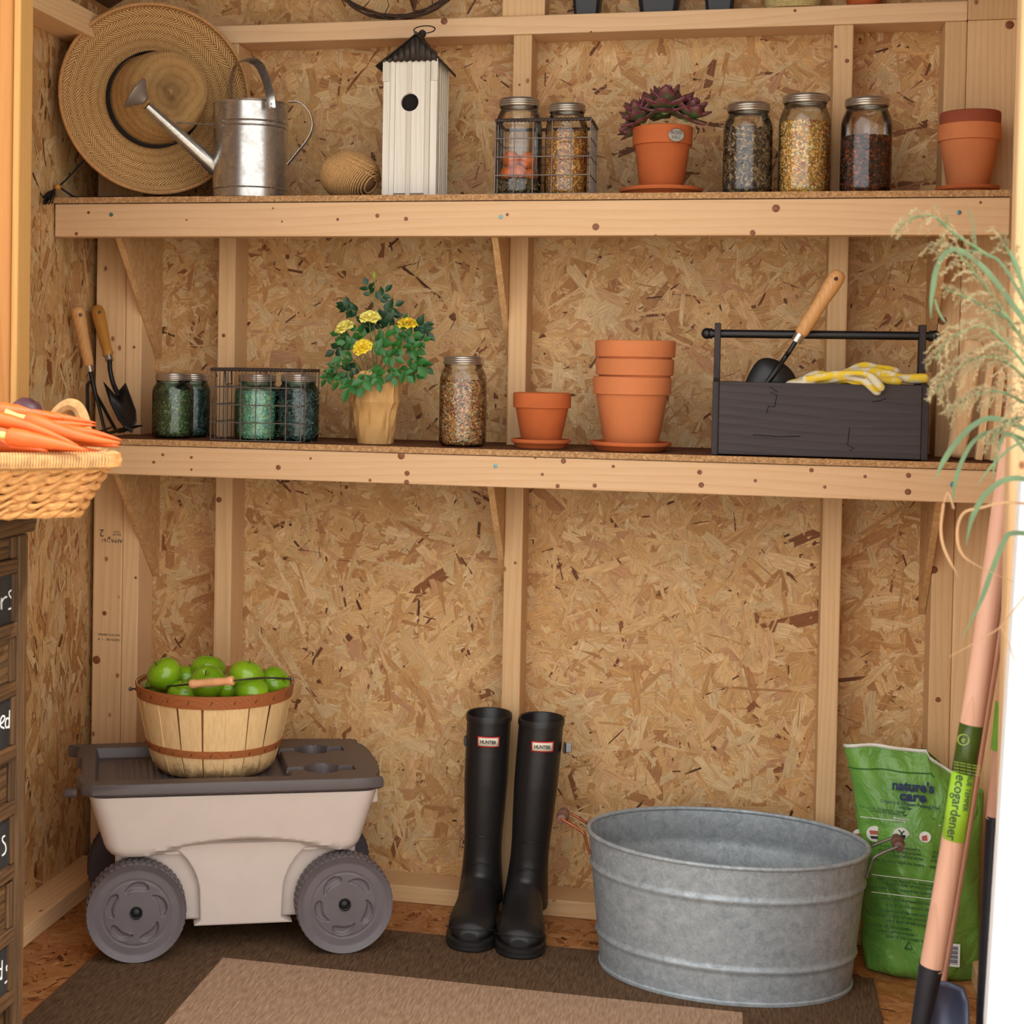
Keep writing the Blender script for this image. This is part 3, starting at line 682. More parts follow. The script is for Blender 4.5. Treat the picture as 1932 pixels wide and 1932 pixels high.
jar(1067, 362, 198, 80, -.200, UZ, 'clear glass jar of golden cracked corn in the upper wire basket', GL, ('corn', 252, 2600, .0042, [(226, 164, 72), (236, 186, 90), (190, 104, 46), (240, 208, 130), (140, 80, 44)], 1.3))
jar(1409, 362, 197, 94, -.19, UZ, 'lidded glass jar of dark striped sunflower seeds', GL, ('sunflower_seed', 238, 1500, .0062, SUNF, 2.4))
jar(1516, 362, 181, 100, -.185, UZ, 'tallest glass jar, full of yellow and orange cracked corn', GL, ('corn', 222, 3000, .0048, CORN, 1.3))
jar(1632, 362, 187, 98, -.19, UZ, 'clear glass jar half full of dark rust coloured petals', GL, ('dried_petals', 262, 1500, .0068, DARKM, 1.6))
AQ = [(170, 150, 74), (110, 110, 64), (200, 124, 60), (226, 206, 120), (80, 66, 50)]
jar(325, 826, 704, 74, -.20, MZ, 'aqua glass jar of brown and green seed mix beside the trowel', GLA, ('seed_mix', 718, 2200, .0038, AQ, 1.4))
jar(362, 826, 705, 66, -.135, MZ, 'aqua glass jar of dark leaves, partly hidden behind the seed mix jar', GLA, ('dried_leaf', 730, 1000, .006, [(90, 84, 60), (130, 120, 90), (60, 58, 50)], 2.4))
jar(484, 826, 706, 80, -.205, MZ, 'aqua glass jar of pale yellow flakes in the lower wire basket', GLA, ('pale_flakes', 716, 1900, .005, [(244, 240, 190), (226, 224, 160), (246, 226, 140), (200, 222, 190)], 1.2))
jar(562, 826, 706, 76, -.20, MZ, 'aqua glass jar of dark needle herbs in the lower wire basket', GLA, ('dried_needles', 722, 1400, .0042, [(74, 80, 68), (104, 110, 90), (50, 54, 50), (150, 150, 124)], 5))
jar(872, 840, 673, 88, -.20, MZ, 'clear quart jar of mixed bird seed between the rose and small pot', GL, ('bird_seed', 717, 3200, .0042, [(226, 190, 130), (190, 110, 50), (150, 70, 36), (70, 62, 56), (236, 206, 150), (206, 140, 60)], 1.4))

# ------------------------------------------------------------------ wire baskets
def wire_basket(px0, px1, ptop, pb, Yf, dp, zs, nx, nz, ny, label, tagh=False):
    a = PY(px0, pb, Yf); b = PY(px1, pb, Yf); h = PY((px0+px1)/2, ptop, Yf).z-zs; W = b.x-a.x
    t = T('wire_basket', label, 'basket', (a.x+W/2, Yf+dp/2, zs+.0012)); hw, hd = W/2, dp/2; z0 = .0012
    mb = MB()
    for y in (-hd, hd):
        for i in range(nx+1): x = -hw+W*i/nx; mb.tube([(x, y, z0), (x, y, h)], .00115, 6)
        for k in range(nz): z = z0+(h-z0)*k/nz; mb.tube([(-hw, y-.0015, z), (hw, y-.0015, z)], .00115, 6)
    for x in (-hw, hw):
        for i in range(1, ny): y = -hd+dp*i/ny; mb.tube([(x, y, z0), (x, y, h)], .00115, 6)
        for k in range(nz): z = z0+(h-z0)*k/nz; mb.tube([(x, -hd, z), (x, hd, z)], .00115, 6)
    mb.build('wire_mesh', WIRE, t, True)
    bt = MB()
    for i in range(1, nx): x = -hw+W*i/nx; bt.tube([(x, -hd, z0), (x, hd, z0)], .0010, 6)
    bt.build('base_wires', WIRED, t, True)
    rim = [(-hw, -hd), (hw, -hd), (hw, hd), (-hw, hd), (-hw, -hd)]
    mb = MB()
    for (x, y), (x2, y2) in zip(rim, rim[1:]): mb.tube([(x, y, h), (x2, y2, h)], .0032, 8)
    mb.build('rim_rod', WIRED, t, True)
    rg = random.Random(3); ws = MB()
    for i in range(26):
        x = -hw+W*(i+.5)/26; ws.tube([(x+.0035*math.cos(q), -hd+.0042*math.sin(q), h+.0042*math.cos(q)) for q in [j*math.pi/4 for j in range(8)]], .0007, 4)
    ws.build('rim_wrap', WIRED, t, True)
    if tagh:
        x = -hw; pts = [(x+.0, hd*.3, h), (x+.002, hd*.3, h-.03), (x+.002, hd*.9, h-.03), (x, hd*.9, h)]
        MB().tube(pts, .0016, 6).build('handle', WIRED, t, True)
    return t
wire_basket(933, 1112, 227, 365, -.262, .125, UZ, 5, 4, 4, 'dark wire grid basket holding two jars on the upper shelf')
wire_basket(397, 567, 699, 830, -.262, .130, MZ, 6, 4, 5, 'dark wire grid basket holding two aqua jars on the middle shelf', True)

# ------------------------------------------------------------------ terracotta
def pot(px, ptop, pbase, wtop, wbot, rim, Y, z, label, mat=TERRA, inner=None, group=None, name='terracotta_pot', cap=False):
    c = PY(px, pbase, Y); s = (PY(px+1, pbase, Y)-c).length; h = PY(px, ptop, Y).z-z; rt = wtop*s/2; rb = wbot*s/2; rm = rim*s
    t = T(name, label, 'flower pot', (c.x, Y, z+.0003), random.random()*6, group)
    rr = rt*.925; zr = h-rm; th = .0055
    MB().lathe([(rb-.004, 0), (rb, .003), (rr-.001, zr-.002), (rr, zr)], 56, cap1=False).build('pot_body', mat, t, True, angle=50)
    MB().lathe([(rr-.001, zr-.001), (rt*.985, zr), (rt*.99, zr+.003), (rt, h-.004), (rt-.001, h-.001), (rt-.003, h), (rt-th, h-.003), (rr-th, zr), (rb-th*.3, h*.25), (rb*.3, h*.22)], 56, cap0=False, cap1=True).build('pot_rim', mat, t, True, angle=40)
    return t, h, rt
def saucer(px, pt, pb, wt, Y, z, label, mat=TERRA):
    c = PY(px, pb, Y); s = (PY(px+1, pb, Y)-c).length; r = wt*s/2; h = .0175 if True else 0
    t = T('terracotta_saucer', label, 'saucer', (c.x, Y, z+.0003))
    MB().lathe([(r*.80, 0), (r*.83, .002), (r*.93, h*.55), (r*.985, h*.62), (r, h*.8), (r*.99, h), (r*.95, h), (r*.90, h*.6), (r*.80, .006), (r*.3, .0055)], 56).build('dish', mat, t, True, angle=50); return t
SD = .0063
saucer(1247, 338, 362, 158, -.18, UZ, 'orange terracotta saucer under the potted succulent', TERRAD)
tt, h_, r_ = pot(1248, 241, 356, 114, 80, 35, -.18, UZ+SD, 'terracotta pot of purple edged succulents on the upper shelf', TERRAD, name='potted_succulent'); tt['category'] = 'plant'
def succulents(t, h, r):
    MB().lathe([(r-.008, h-.012), (r-.009, h-.008), (.001, h-.004)], 24).build('soil', SOIL, t, True)
    m = NT('succulent_leaf'); v = m.coord(rnd=False); s = m.n('ShaderNodeSeparateXYZ'); m.l(v, s.inputs[0])
    n = m.noise(v, 120, 3); f = m.math('ADD', m.math('MULTIPLY', s.outputs[0], 17), m.math('MULTIPLY', n, .35))
    e = m.math('MULTIPLY', m.math('ABSOLUTE', s.outputs[1]), 60); f = m.math('ADD', f, m.math('MULTIPLY', e, .35))
    m.base(m.ramp(f, [(.2, (176, 190, 130)), (.5, (104, 142, 78)), (.8, (122, 60, 72)), (1, (78, 30, 48))])); m.set(.4)
    L = .036; rs = []
    for i in range(9):
        u = i/8; wd = .0135*math.sin(math.pi*min(1, .12+u*.88))**.75*(1 if u < .75 else 1-(u-.75)*1.5)+.0008; th = .0035*(1-u*.7)
        z = .010*u*u; rs.append([Vector((L*u, wd*math.cos(q), z+th*math.sin(q)+.0035*(math.cos(q)**2)*(1-u*.4))) for q in [2*math.pi*j/10 for j in range(10)]])
    src = None
    t.rotation_euler = (0, 0, 0)
    cen = [(-.036, -.012, .014, 1.15, (-.5, -.25, 1)), (.004, -.020, .030, 1.35, (.02, -.35, 1)), (.045, -.010, .016, 1.2, (.5, -.25, 1)), (-.01, .028, .03, .9, (-.1, .3, 1)), (.03, .03, .028, .9, (.3, .2, 1)), (-.055, .01, -.004, .7, (-.8, .1, .7))]
    rd = random.Random(2)
    for cx, cy, cz, sc_, axn in cen:
        q = Vector(axn).normalized().to_track_quat('Z', 'X')
        base = MB().ball((0, 0, 0), .007, 10, 8).build('rosette', m.m, t, True, loc=(cx, cy, h+cz)); base.rotation_mode = 'QUATERNION'; base.rotation_quaternion = q; base.scale = (sc_,)*3
        k = 0
        for ring, (nn, el, ls) in enumerate(((6, -8, 1.12), (7, 14, 1.08), (6, 36, .9), (5, 56, .68), (3, 76, .45))):
            for j in range(nn):
                a = 2*math.pi*(j+ring*.5)/nn+rd.uniform(-.15, .15); qq = Quaternion((0, 0, 1), a) @ Quaternion((0, 1, 0), -R(el+rd.uniform(-6, 6)))
                s_ = ls*rd.uniform(.9, 1.1)
                if src is None:
                    src = MB().rings(rs).build('leaf', m.m, base, True, angle=0); src.rotation_mode = 'QUATERNION'; src.rotation_quaternion = qq; src.scale = (s_,)*3; src.location = (0, 0, .003*ring)
                else: link_copy(src, base, (0, 0, .003*ring), qq, (s_,)*3)
    b = PY(1276, 255, -.18-r*.93)-t.location
    dr_ = Vector((.28, -.96, .05)).normalized(); q = dr_.to_track_quat('Z', 'Y')
    bd = MB().lathe([(.0148, 0), (.0148, .0014), (.0138, .002), (.0134, .0013)], 36, sy=.84).build('metal_badge', plain('pewter', (150, 142, 130), .4, .6), t, True, loc=b); bd.rotation_mode = 'QUATERNION'; bd.rotation_quaternion = q
    text('lettering', 'ROSE\nHILL', .0088, b+dr_*.0016, t, plain('badge_engraving', (86, 78, 68), .7), xa=(.96, .28, 0), ya=(0, 0, 1), ext=.0003)
succulents(tt, h_, r_)
saucer(1825, 338, 358, 122, -.17, UZ, 'terracotta saucer under the nested pots at the shelf end', TERRAD)
pot(1826, 236, 350, 120, 76, 33, -.17, UZ+SD, 'orange terracotta pot with another pot nested inside, on the upper shelf end', TERRA)
pot(1828, 213, 330, 116, 74, 31, -.17, UZ+SD+.024, 'darker red pot nested in the pot at the upper shelf end', TERRAR)
saucer(1020, 826, 849, 112, -.19, MZ, 'small terracotta saucer under the little pot, middle shelf', TERRAD)
pot(1021, 741, 843, 109, 72, 28, -.19, MZ+SD, 'small empty terracotta pot on the middle shelf', TERRAD)
saucer(1189, 824, 855, 155, -.195, MZ, 'wide terracotta saucer under the stack of three pots', TERRAD)
pot(1190, 711, 846, 148, 100, 33, -.195, MZ+SD, 'lowest terracotta pot of the nested stack of three')
for pt, k, lb in ((677, 1, 'middle terracotta pot of the nested stack of three'), (643, 2, 'topmost terracotta pot of the nested stack of three')):
    pot(1195 if k == 1 else 1196, pt, 846-34*k, 148 if k == 1 else 152, 98, 31, -.195, MZ+SD+.034*k, lb)
# ------------------------------------------------------------------ toolbox, trowel, gloves
CHAR = wood('charcoal_stained_wood', (74, 66, 66), (44, 38, 40), 0, rings=50, knots=False, rough=.6, bump=.6)
CHARZ = wood('charcoal_stained_end', (66, 58, 58), (40, 34, 36), 2, rings=50, knots=False, rough=.6, bump=.6)
YF = -.270
def toolbox():
    xa = PY(1343, 800, YF).x; xb = PY(1752, 800, YF).x; W = xb-xa; h = PY(1545, 724, YF).z-MZ; ht = PY(1355, 610, YF+.09).z-MZ; dp = .17
    t = T('tool_caddy', 'charcoal stained wooden tool box with a long dowel handle', 'tool box', (xa+W/2, YF+dp/2, MZ+.0004)); hw = W/2; hd = dp/2
    MB().box(-hw+.012, hw-.012, -hd, -hd+.012, .002, h).build('side_panel', CHAR, t, bevel=.0015)
    MB().box(-hw+.012, hw-.012, hd-.012, hd, .002, h).build('side_panel', CHAR, t, bevel=.0015)
    MB().box(-hw+.012, hw-.012, -hd+.013, hd-.013, .002, .012).build('bottom_panel', CHAR, t)
    for s in (-1, 1):
        poly = [(-hd, 0), (hd, 0), (hd, h), (.024, h+.006), (.017, h+.035), (.014, ht), (-.014, ht), (-.017, h+.035), (-.024, h+.006), (-hd, h)]
        MB().prism(poly, s*hw-.0115*(s > 0), s*hw+.0115*(s < 0), 'yz').build('end_panel', CHARZ, t, bevel=.0015)
    zr = PY(1545, 632, YF+.085).z-MZ
    MB().tube([(-hw-.010, 0, zr), (hw+.012, 0, zr)], .0078, 18).build('dowel_handle', BLACKM, t, True)
    for s, x in ((-1, -hw-.010), (1, hw+.012)):
        MB().ball((x+s*.004, 0, zr), .0105, 18, 12).build('knob', BLACKM, t, True); MB().cyl((x-s*.006, 0, zr), (x-s*.0018, 0, zr), .010, .010).build('collar', BLACKM, t, True)
    L = lambda x, y: PY(x, y, YF-.0003)-t.location
    for poly in ([(1452, 730), (1467, 739), (1453, 741), (1466, 745), (1461, 768), (1450, 766), (1446, 780)], [(1603, 806), (1599, 840), (1612, 846), (1603, 850)], [(1420, 820), (1470, 824), (1510, 823)], [(1645, 758), (1660, 756), (1672, 752)]):
        MB().tube([L(x, y) for x, y in poly], .0009, 5).build('saw_mark', DKL, t)
DKL = plain('dark_scratch', (26, 22, 24), .9)
toolbox()
def sweep_blade(L, W, curve, taper, mat, name, t, loc, q, shoulder=True, thick=.0018, n=18):
    """trowel blade: pointed scoop, local x along the blade, y across, dished in z"""
    rs = []
    for i in range(n):
        u = i/(n-1); wd = W*(1-max(0, (u-taper)/(1-taper))**2.0)**.5 if u > taper else W*(.93+.07*min(1, u/.2)); wd = max(wd, .0004)
        rs.append([Vector((L*u, wd*v, curve*(v*v)*(1-u*.5)*(W*1.0)-(.0 if not shoulder else 0))) for v in [k/5-1 for k in range(11)]])
    return MB().rings(rs, False, False, False).build(name, mat, t, True, solid=thick, angle=0)
def grip(mb, a, b, prof, n=20, flat=.9):
    a, b = Vector(a), Vector(b); pts = [a+(b-a)*u for u, _ in prof]; return mb.tube(pts, [r for _, r in prof], n, flat=flat, up=(0, -1, 0))
GRIP = [(0, .0095), (.03, .0125), (.08, .0135), (.3, .0128), (.55, .0118), (.75, .0145), (.9, .0150), (.97, .012), (1, .006)]
def box_trowel():
    Y = -.205; g0, g1 = PY(1508, 634, Y-.015), PY(1586, 512, Y-.02); b0 = PY(1455, 708, Y+.01)
    t = T('hand_trowel', 'wide bladed black trowel with wooden handle standing in the tool box', 'trowel', b0); o = Vector(b0)
    a, b = g0-o, g1-o; MB_ = grip(MB(), a, b, [(0, .0088), (.06, .0118), (.2, .013), (.5, .0125), (.75, .0150), (.9, .0150), (.97, .012), (1, .006)])
    g = MB_.build('wooden_grip', HANDW, t, True, angle=0)
    d = (b-a).normalized(); MB().tube([a+(b-a)*.88+Vector((0, -.0155, 0)), a+(b-a)*.88+Vector((0, .0155, 0))], .0036, 12).build('hanging_hole', plain('hole_brown', (70, 42, 22), .9), t, True)
    MB().tube([a-d*.012, a+d*.004], [.0092, .0095], 20).build('ferrule', LIDM, t, True)
    p = [a-d*.01, a-d*.035, PY(1483, 672, Y)-o, PY(1462, 702, Y-.012)-o, PY(1448, 722, Y-.012)-o]
    MB().tube(spline(p, 5), [.0042]*5+[.0046]*8+[.006]*8, 12).build('shank', BLACKM, t, True)
    # dished scoop seen from behind: built from its outline
    out = [(1403, 724), (1414, 700), (1428, 678), (1444, 673), (1462, 676), (1482, 686), (1497, 700), (1508, 724), (1508, 745), (1430, 790), (1395, 770)]
    P = [PY(x, y, Y+.0)-o for x, y in out]; c = sum(P, Vector())/len(P); rs = []
    for k in range(6):
        s = 1-k/6; rs.append([c+(q-c)*s+Vector((0, -.016*(1-s*s), 0)) for q in P])
    bl = MB().rings(rs, True, False, True).build('blade', BLACKM, t, True, solid=.002, angle=0, sub=2)
box_trowel()
def gloves():
    m = NT('yellow_flower_glove'); v = m.coord(); n = m.noise(v, 55, 2, .5); n2 = m.noise(v, 900, 2)
    m.base(m.ramp(n, [(.42, (240, 204, 50)), (.5, (234, 206, 110)), (.56, (226, 216, 188))])); m.bump(n2, .4, .0008); m.set(.9)
    for k, (lb, segs, palm) in enumerate((('yellow patterned garden glove with one finger drooping over the tool box edge',
          [([(1520, 716), (1560, 716), (1598, 712), (1632, 720), (1655, 738)], .0085, -.272), ([(1520, 716), (1570, 708), (1612, 704), (1640, 708), (1662, 731)], .0078, -.284), ([(1515, 718), (1560, 722), (1600, 717), (1618, 722)], .0085, -.262), ([(1510, 720), (1545, 706), (1585, 712), (1612, 719)], .008, -.24)], ((1515, 726), .022)),
         ('yellow patterned garden glove lying behind toward the box end',
          [([(1596, 704), (1632, 690), (1660, 694), (1690, 702)], .0085, -.215), ([(1600, 708), (1640, 702), (1676, 704), (1706, 714), (1744, 714)], .0092, -.235), ([(1590, 710), (1640, 712), (1668, 718), (1694, 720)], .0085, -.245), ([(1600, 704), (1640, 702), (1662, 712), (1680, 708)], .009, -.23)], ((1590, 726), .022)))):
        t = T('garden_glove', lb, 'glove', PY(segs[0][0][0][0], 722, segs[0][2])); o = Vector(t.location); mb = MB()
        for pts, r, Y in segs:
            P = spline([PY(x, y, Y+(.02 if i < 2 else 0))-o for i, (x, y) in enumerate(pts)], 5); nn = len(P)
            mb.tube(P, [r*(.85+.2*math.sin(i/nn*9))*1.0 for i in range(nn)], 10); mb.ball(P[-1], r*1.02, 10, 8); mb.ball(P[0], r, 10, 8)
        (px, py), pr = palm; mb.ball(PY(px, py, segs[0][2]+.03)-o, pr, 16, 10, 1.5, 1.2, .55)
        mb.build('glove_body', m.m, t, True, remesh=.0024)
gloves()

# ------------------------------------------------------------------ hand tools leaning in the left corner
def cultivator():
    o = Vector((PY(215, 815, -.17).x, -.17, MZ)); t = T('hand_cultivator', 'three pronged black cultivator with pale wooden handle leaning in the corner', 'garden tool', o)
    Lp = lambda x, y, Y: PY(x, y, Y)-o
    a, b = Lp(168, 690, -.188), Lp(145, 578, -.222)
    grip(MB(), a, b, [(0, .0088), (.04, .0108), (.2, .0115), (.5, .0120), (.8, .0145), (.93, .0142), (.98, .011), (1, .005)]).build('wooden_grip', HANDW, t, True, angle=0)
    MB().ball(Lp(152, 594, -.229), .0036).build('rivet', WIRE, t, True)
    d = (b-a).normalized(); MB().tube([a-d*.011, a+d*.004], [.0082, .0088], 18).build('ferrule', LIDM, t, True)
    MB().tube(spline([a-d*.01, Lp(174, 715, -.180), Lp(180, 745, -.172)], 5), .0048, 10).build('shank', BLACKM, t, True)
    for pts in ([(180, 742, -.172), (190, 780, -.16), (198, 812, -.155), (206, 817, -.165), (222, 812, -.20), (238, 806, -.235)], [(178, 738, -.172), (193, 765, -.14), (212, 800, -.135), (220, 812, -.14), (228, 814, -.155), (252, 806, -.19), (268, 803, -.20)], [(176, 722, -.178), (166, 724, -.178), (165, 745, -.175), (167, 800, -.17), (170, 818, -.185), (190, 814, -.215), (210, 806, -.24)]):
        P = spline([Lp(*q) for q in pts], 6); P = [Vector((p.x, p.y, max(p.z, .0036))) for p in P]; n = len(P)
        MB().tube(P, [.0036 if i < n*.8 else .0036-.0022*(i-n*.8)/(n*.2) for i in range(n)], 8).build('prong', BLACKM, t, True)
cultivator()
def trowel():
    o = Vector((PY(245, 818, -.20).x, -.20, MZ)); t = T('hand_trowel', 'narrow black trowel with ochre wooden handle leaning in the corner', 'trowel', o)
    Lp = lambda x, y, Y: PY(x, y, Y)-o
    a, b = Lp(205, 672, -.145), Lp(182, 577, -.108)
    grip(MB(), a, b, [(0, .0088), (.04, .0120), (.1, .0105), (.3, .0112), (.6, .0135), (.85, .0145), (.95, .012), (1, .005)]).build('wooden_grip', HANDW2, t, True, angle=0)
    MB().ball(Lp(188, 589, -.126), .0036).build('rivet', WIRE, t, True)
    d = (b-a).normalized(); MB().tube([a-d*.011, a+d*.004], [.0082, .0088], 18).build('ferrule', LIDM, t, True)
    MB().tube(spline([a-d*.01, Lp(208, 700, -.155), Lp(214, 725, -.16), Lp(225, 748, -.17)], 5), .0052, 10).build('shank', BLACKM, t, True)
    P = [Lp(*q) for q in ((195, 720, -.16), (217, 745, -.166), (237, 722, -.16), (247, 748, -.165), (257, 775, -.172), (258, 795, -.182), (249, 817, -.196), (238, 812, -.192), (222, 792, -.18), (206, 758, -.168))]
    c = sum(P, Vector())/len(P)
    MB().rings([[c+(q-c)*s+Vector((0, .014*(1-s*s), 0)) for q in P] for s in (1, .8, .6, .4, .2)], True, False, True).build('blade', BLACKM, t, True, solid=.002, angle=0)
trowel()

# ------------------------------------------------------------------ rose
def rose():
    Y = -.19; p = PY(708, 837, Y); p.z = MZ+.0005; t = T('potted_rose', 'miniature yellow rose bush in a crumpled brown paper wrap', 'plant', p)
    PAPER = plain('kraft_paper', (198, 152, 92), .75, var=.08, vs=30, bump=.35, bs=30, bd=.004); PAPER.node_tree.nodes['Principled BSDF'].inputs['Subsurface Weight'].default_value = 0
    rd = random.Random(7); hgt = .132; rs = []; n = 56
    fold = [rd.uniform(-1, 1) for _ in range(n)]
    for i in range(22):
        u = i/21; r0 = .0335+.018*u+(.004*math.exp(-((u-.62)/.06)**2)); ring = []
        for j in range(n):
            a = 2*math.pi*j/n; cr = .0022*fold[j]*(.3+u)+.0036*math.sin(5*a+6*u)*u+.0020*abs(math.sin(5.5*a-7*u))+.0016*abs((j*.5+u*4) % 4-2)*u
            top = .0
            if i > 15: top = (i-15)/6*(.010*math.sin(a*1+2.2)+.007*math.sin(3*a+.5)+.004*fold[j])
            ring.append(Vector(((r0+cr)*math.cos(a), (r0+cr)*math.sin(a), u*hgt+top)))
        rs.append(ring)
    MB().rings(rs, True, True, False).build('paper_wrap', PAPER, t, True, solid=.0008, angle=28)
    MB().lathe([(.048, .112), (.03, .114), (.001, .115)], 20).build('soil', SOIL, t)
    LEAF = plain('rose_leaf', (44, 104, 40), .42, var=.35, vs=20); LEAFD = plain('rose_leaf_dark', (28, 66, 36), .42, var=.3, vs=20); ST = plain('rose_stem', (92, 128, 52), .5)
    YEL = plain('yellow_petal', (250, 216, 56), .6, var=.12, vs=40); YELP = plain('pale_yellow_petal', (246, 232, 120), .6, var=.1, vs=40)
    L = lambda x, y, yy=0: PY(x, y, Y+yy)-p
    # leaf mesh
    def leafm(mat):
        prof = [0, .55, .86, 1, .9, .62, .26, 0]; pts = []; mb = MB(); ln = .026; wd = .0082; rs = []
        for i, w_ in enumerate(prof):
            u = i/7; rs.append([Vector((ln*u, wd*w_*s, .0022*abs(s)*w_-.004*u*u)) for s in (-1, -.5, 0, .5, 1)])
        return mb.rings(rs, False, False, False)
    srcs = [None, None]
    def leaf(P, d, up, s, dark):
        k = 1 if dark else 0; d = Vector(d).normalized(); up = Vector(up); up = (up-d*up.dot(d)).normalized(); q = frame_q(d, up.cross(d), up)
        if srcs[k] is None:
            srcs[k] = leafm(0).build('leaf', LEAFD if dark else LEAF, t, True, angle=0); o = srcs[k]; o.location = P; o.rotation_mode = 'QUATERNION'; o.rotation_quaternion = q; o.scale = (s,)*3
        else: link_copy(srcs[k], t, P, q, (s,)*3)
    nleaf = 0
    def spray(x, y, ang, s=1, dark=False, yy=0):
        """compound leaf of five: pixel anchor of the tip end, direction angle in the picture"""
        b = L(x, y, yy); d = Vector((math.cos(ang), rd.uniform(-.4, .1), math.sin(ang))).normalized(); sd = Vector((-d.z, 0, d.x))
        MB().tube([b, b+d*.028*s], .0007, 5).build('leaf_stalk', ST, t, True)
        for f, sg in ((1, 0), (.62, 1), (.62, -1), (.25, 1), (.25, -1)):
            P = b+d*.028*s*f; dd = d if sg == 0 else d*.55+sd*sg*.8
            leaf(P, dd+Vector((0, rd.uniform(-.35, .2), rd.uniform(-.25, .1))), Vector((rd.uniform(-.4, .4), -1, .5+rd.uniform(-.4, .4))), s*rd.uniform(.85, 1.1)*(1 if f > .5 else .8), dark)
    # stems
    base = Vector((0, 0, .112))
    for (x, y, yy) in ((652, 622, -.02), (697, 602, -.03), (683, 655, -.05), (768, 612, -.02), (706, 530, 0), (640, 655, -.01), (745, 575, 0), (800, 700, -.02), (625, 690, -.02)):
        e = L(x, y, yy); mid = base*.4+e*.6+Vector((0, -.008, .006)); MB().tube(spline([base+Vector((rd.uniform(-.01, .01), -.01, 0)), mid, e], 6), .0011, 6).build('stem', ST, t, True)
    for x, y, a_, s, dk, yy in ((700, 560, 1.9, .9, 1, 0), (712, 570, .9, .95, 1, 0), (722, 590, .5, 1.05, 1, .0), (716, 600, .2, 1, 1, .01), (680, 590, 2.9, 1.0, 1, .01), (668, 586, 2.7, .9, 1, 0), (775, 618, .2, 1.0, 1, -.01), (785, 612, -.7, 1.0, 1, -.01),
        (660, 640, 2.8, .9, 0, -.01), (650, 650, -2.6, .9, 1, 0), (640, 680, -2.3, .8, 0, -.01), (655, 700, -2.2, 1.0, 0, -.03), (668, 710, -1.9, 1.1, 0, -.045), (690, 700, -1.7, 1.2, 0, -.055), (700, 690, -.9, 1.0, 0, -.05),
        (700, 660, .3, 1, 0, -.05), (710, 650, .7, 1, 0, -.04), (720, 670, -.2, 1, 0, -.05), (735, 660, .2, 1, 0, -.045), (742, 640, .9, .9, 0, -.04), (755, 640, .3, 1, 0, -.03), (765, 655, -.2, 1.0, 0, -.03), (770, 670, -.8, 1.1, 0, -.03), (750, 690, -.8, 1.0, 0, -.04), (735, 690, -1.2, .9, 0, -.05),
        (690, 640, 2.4, .9, 0, -.03), (675, 650, 3.0, .9, 0, -.03), (670, 670, -2.9, 1.0, 0, -.04), (720, 625, 1.6, .9, 1, 0), (735, 620, 1.9, .9, 1, 0), (705, 630, 2.3, 1, 1, 0), (690, 625, 1.5, .8, 1, .01), (760, 625, 1.3, .8, 0, -.02), (780, 650, .4, .8, 0, -.01), (785, 680, -.6, .9, 0, 0), (765, 700, -.3, .9, 0, -.01), (640, 705, 3.0, .7, 0, .0), (628, 700, -2.2, .8, 0, .01), (655, 665, 1.6, .8, 1, 0), (710, 700, -1.3, .9, 0, -.056), (678, 690, -2.6, 1, 1, -.03)):
        spray(x, y, a_, s*.94, dk, yy)
    def petal(wd, ln, cup):
        mb = MB(); rs = []
        for i in range(7):
            u = i/6; w_ = wd*(math.sin(math.pi*(.12+.62*u))**.8); rs.append([Vector((w_*s, cup*u*u*ln*1.0+.0-.0022*(1-s*s)*u, ln*u-.0012*abs(s)*u)) for s in (-1, -.6, -.2, .2, .6, 1)])
        return mb.rings(rs, False, False, False)
    psrc = {}
    for x, y, yy, tilt, r, mat, op in ((650, 613, -.03, (-.35, -.5, 1), 1.05, YELP, 0), (698, 596, -.035, (.05, -.45, 1), 1.15, YELP, 0), (684, 650, -.06, (-.25, -.75, .8), 1.15, YEL, 1), (768, 607, -.03, (.05, -.3, 1), 1.2, YEL, 1)):
        ax = Vector(tilt).normalized(); q0 = ax.to_track_quat('Z', 'Y'); P = L(x, y+5, yy)
        f = MB().ball((0, 0, .004), .0045, 12, 8, 1, 1, 1.1).build('rose_flower', mat, t, True, loc=P); f.rotation_mode = 'QUATERNION'; f.rotation_quaternion = q0; f.scale = (r*1.32,)*3
        for ring, (nn, open_, s) in enumerate(((3, 12, .62), (4, 24, .75), (5, 40, .88), (6, 58, 1.0), (6, 76, 1.08)) if not op else ((6, 12, .62), (8, 28, .7), (10, 46, .8), (10, 62, .9), (9, 80, 1.0))):
            for j in range(nn):
                a = 2*math.pi*(j+.5*ring)/nn+rd.uniform(-.1, .1); q = Quaternion((0, 0, 1), a) @ Quaternion((1, 0, 0), -R(open_+rd.uniform(-6, 6))); k = (mat.name,)
                if k not in psrc:
                    psrc[k] = petal(.0068 if not op else .0052, .0135, .35).build('petal', mat, f, True, angle=0); o = psrc[k]; o.rotation_mode = 'QUATERNION'; o.rotation_quaternion = q; o.scale = (s,)*3
                else: link_copy(psrc[k], f, (0, 0, 0), q, (s,)*3)
        MB().lathe([(.0008, -.006), (.003, -.004), (.0035, 0), (.001, .002)], 10).build('sepal_cup', ST, f, True)
    for x, y in ((706, 522), (637, 648)):
        b = MB().lathe([(.0012, -.004), (.0032, 0), (.0034, .003), (.0018, .008), (.0003, .012)], 10).build('rose_bud', plain('green_bud', (150, 170, 60), .5), t, True, loc=L(x, y, 0))
rose()

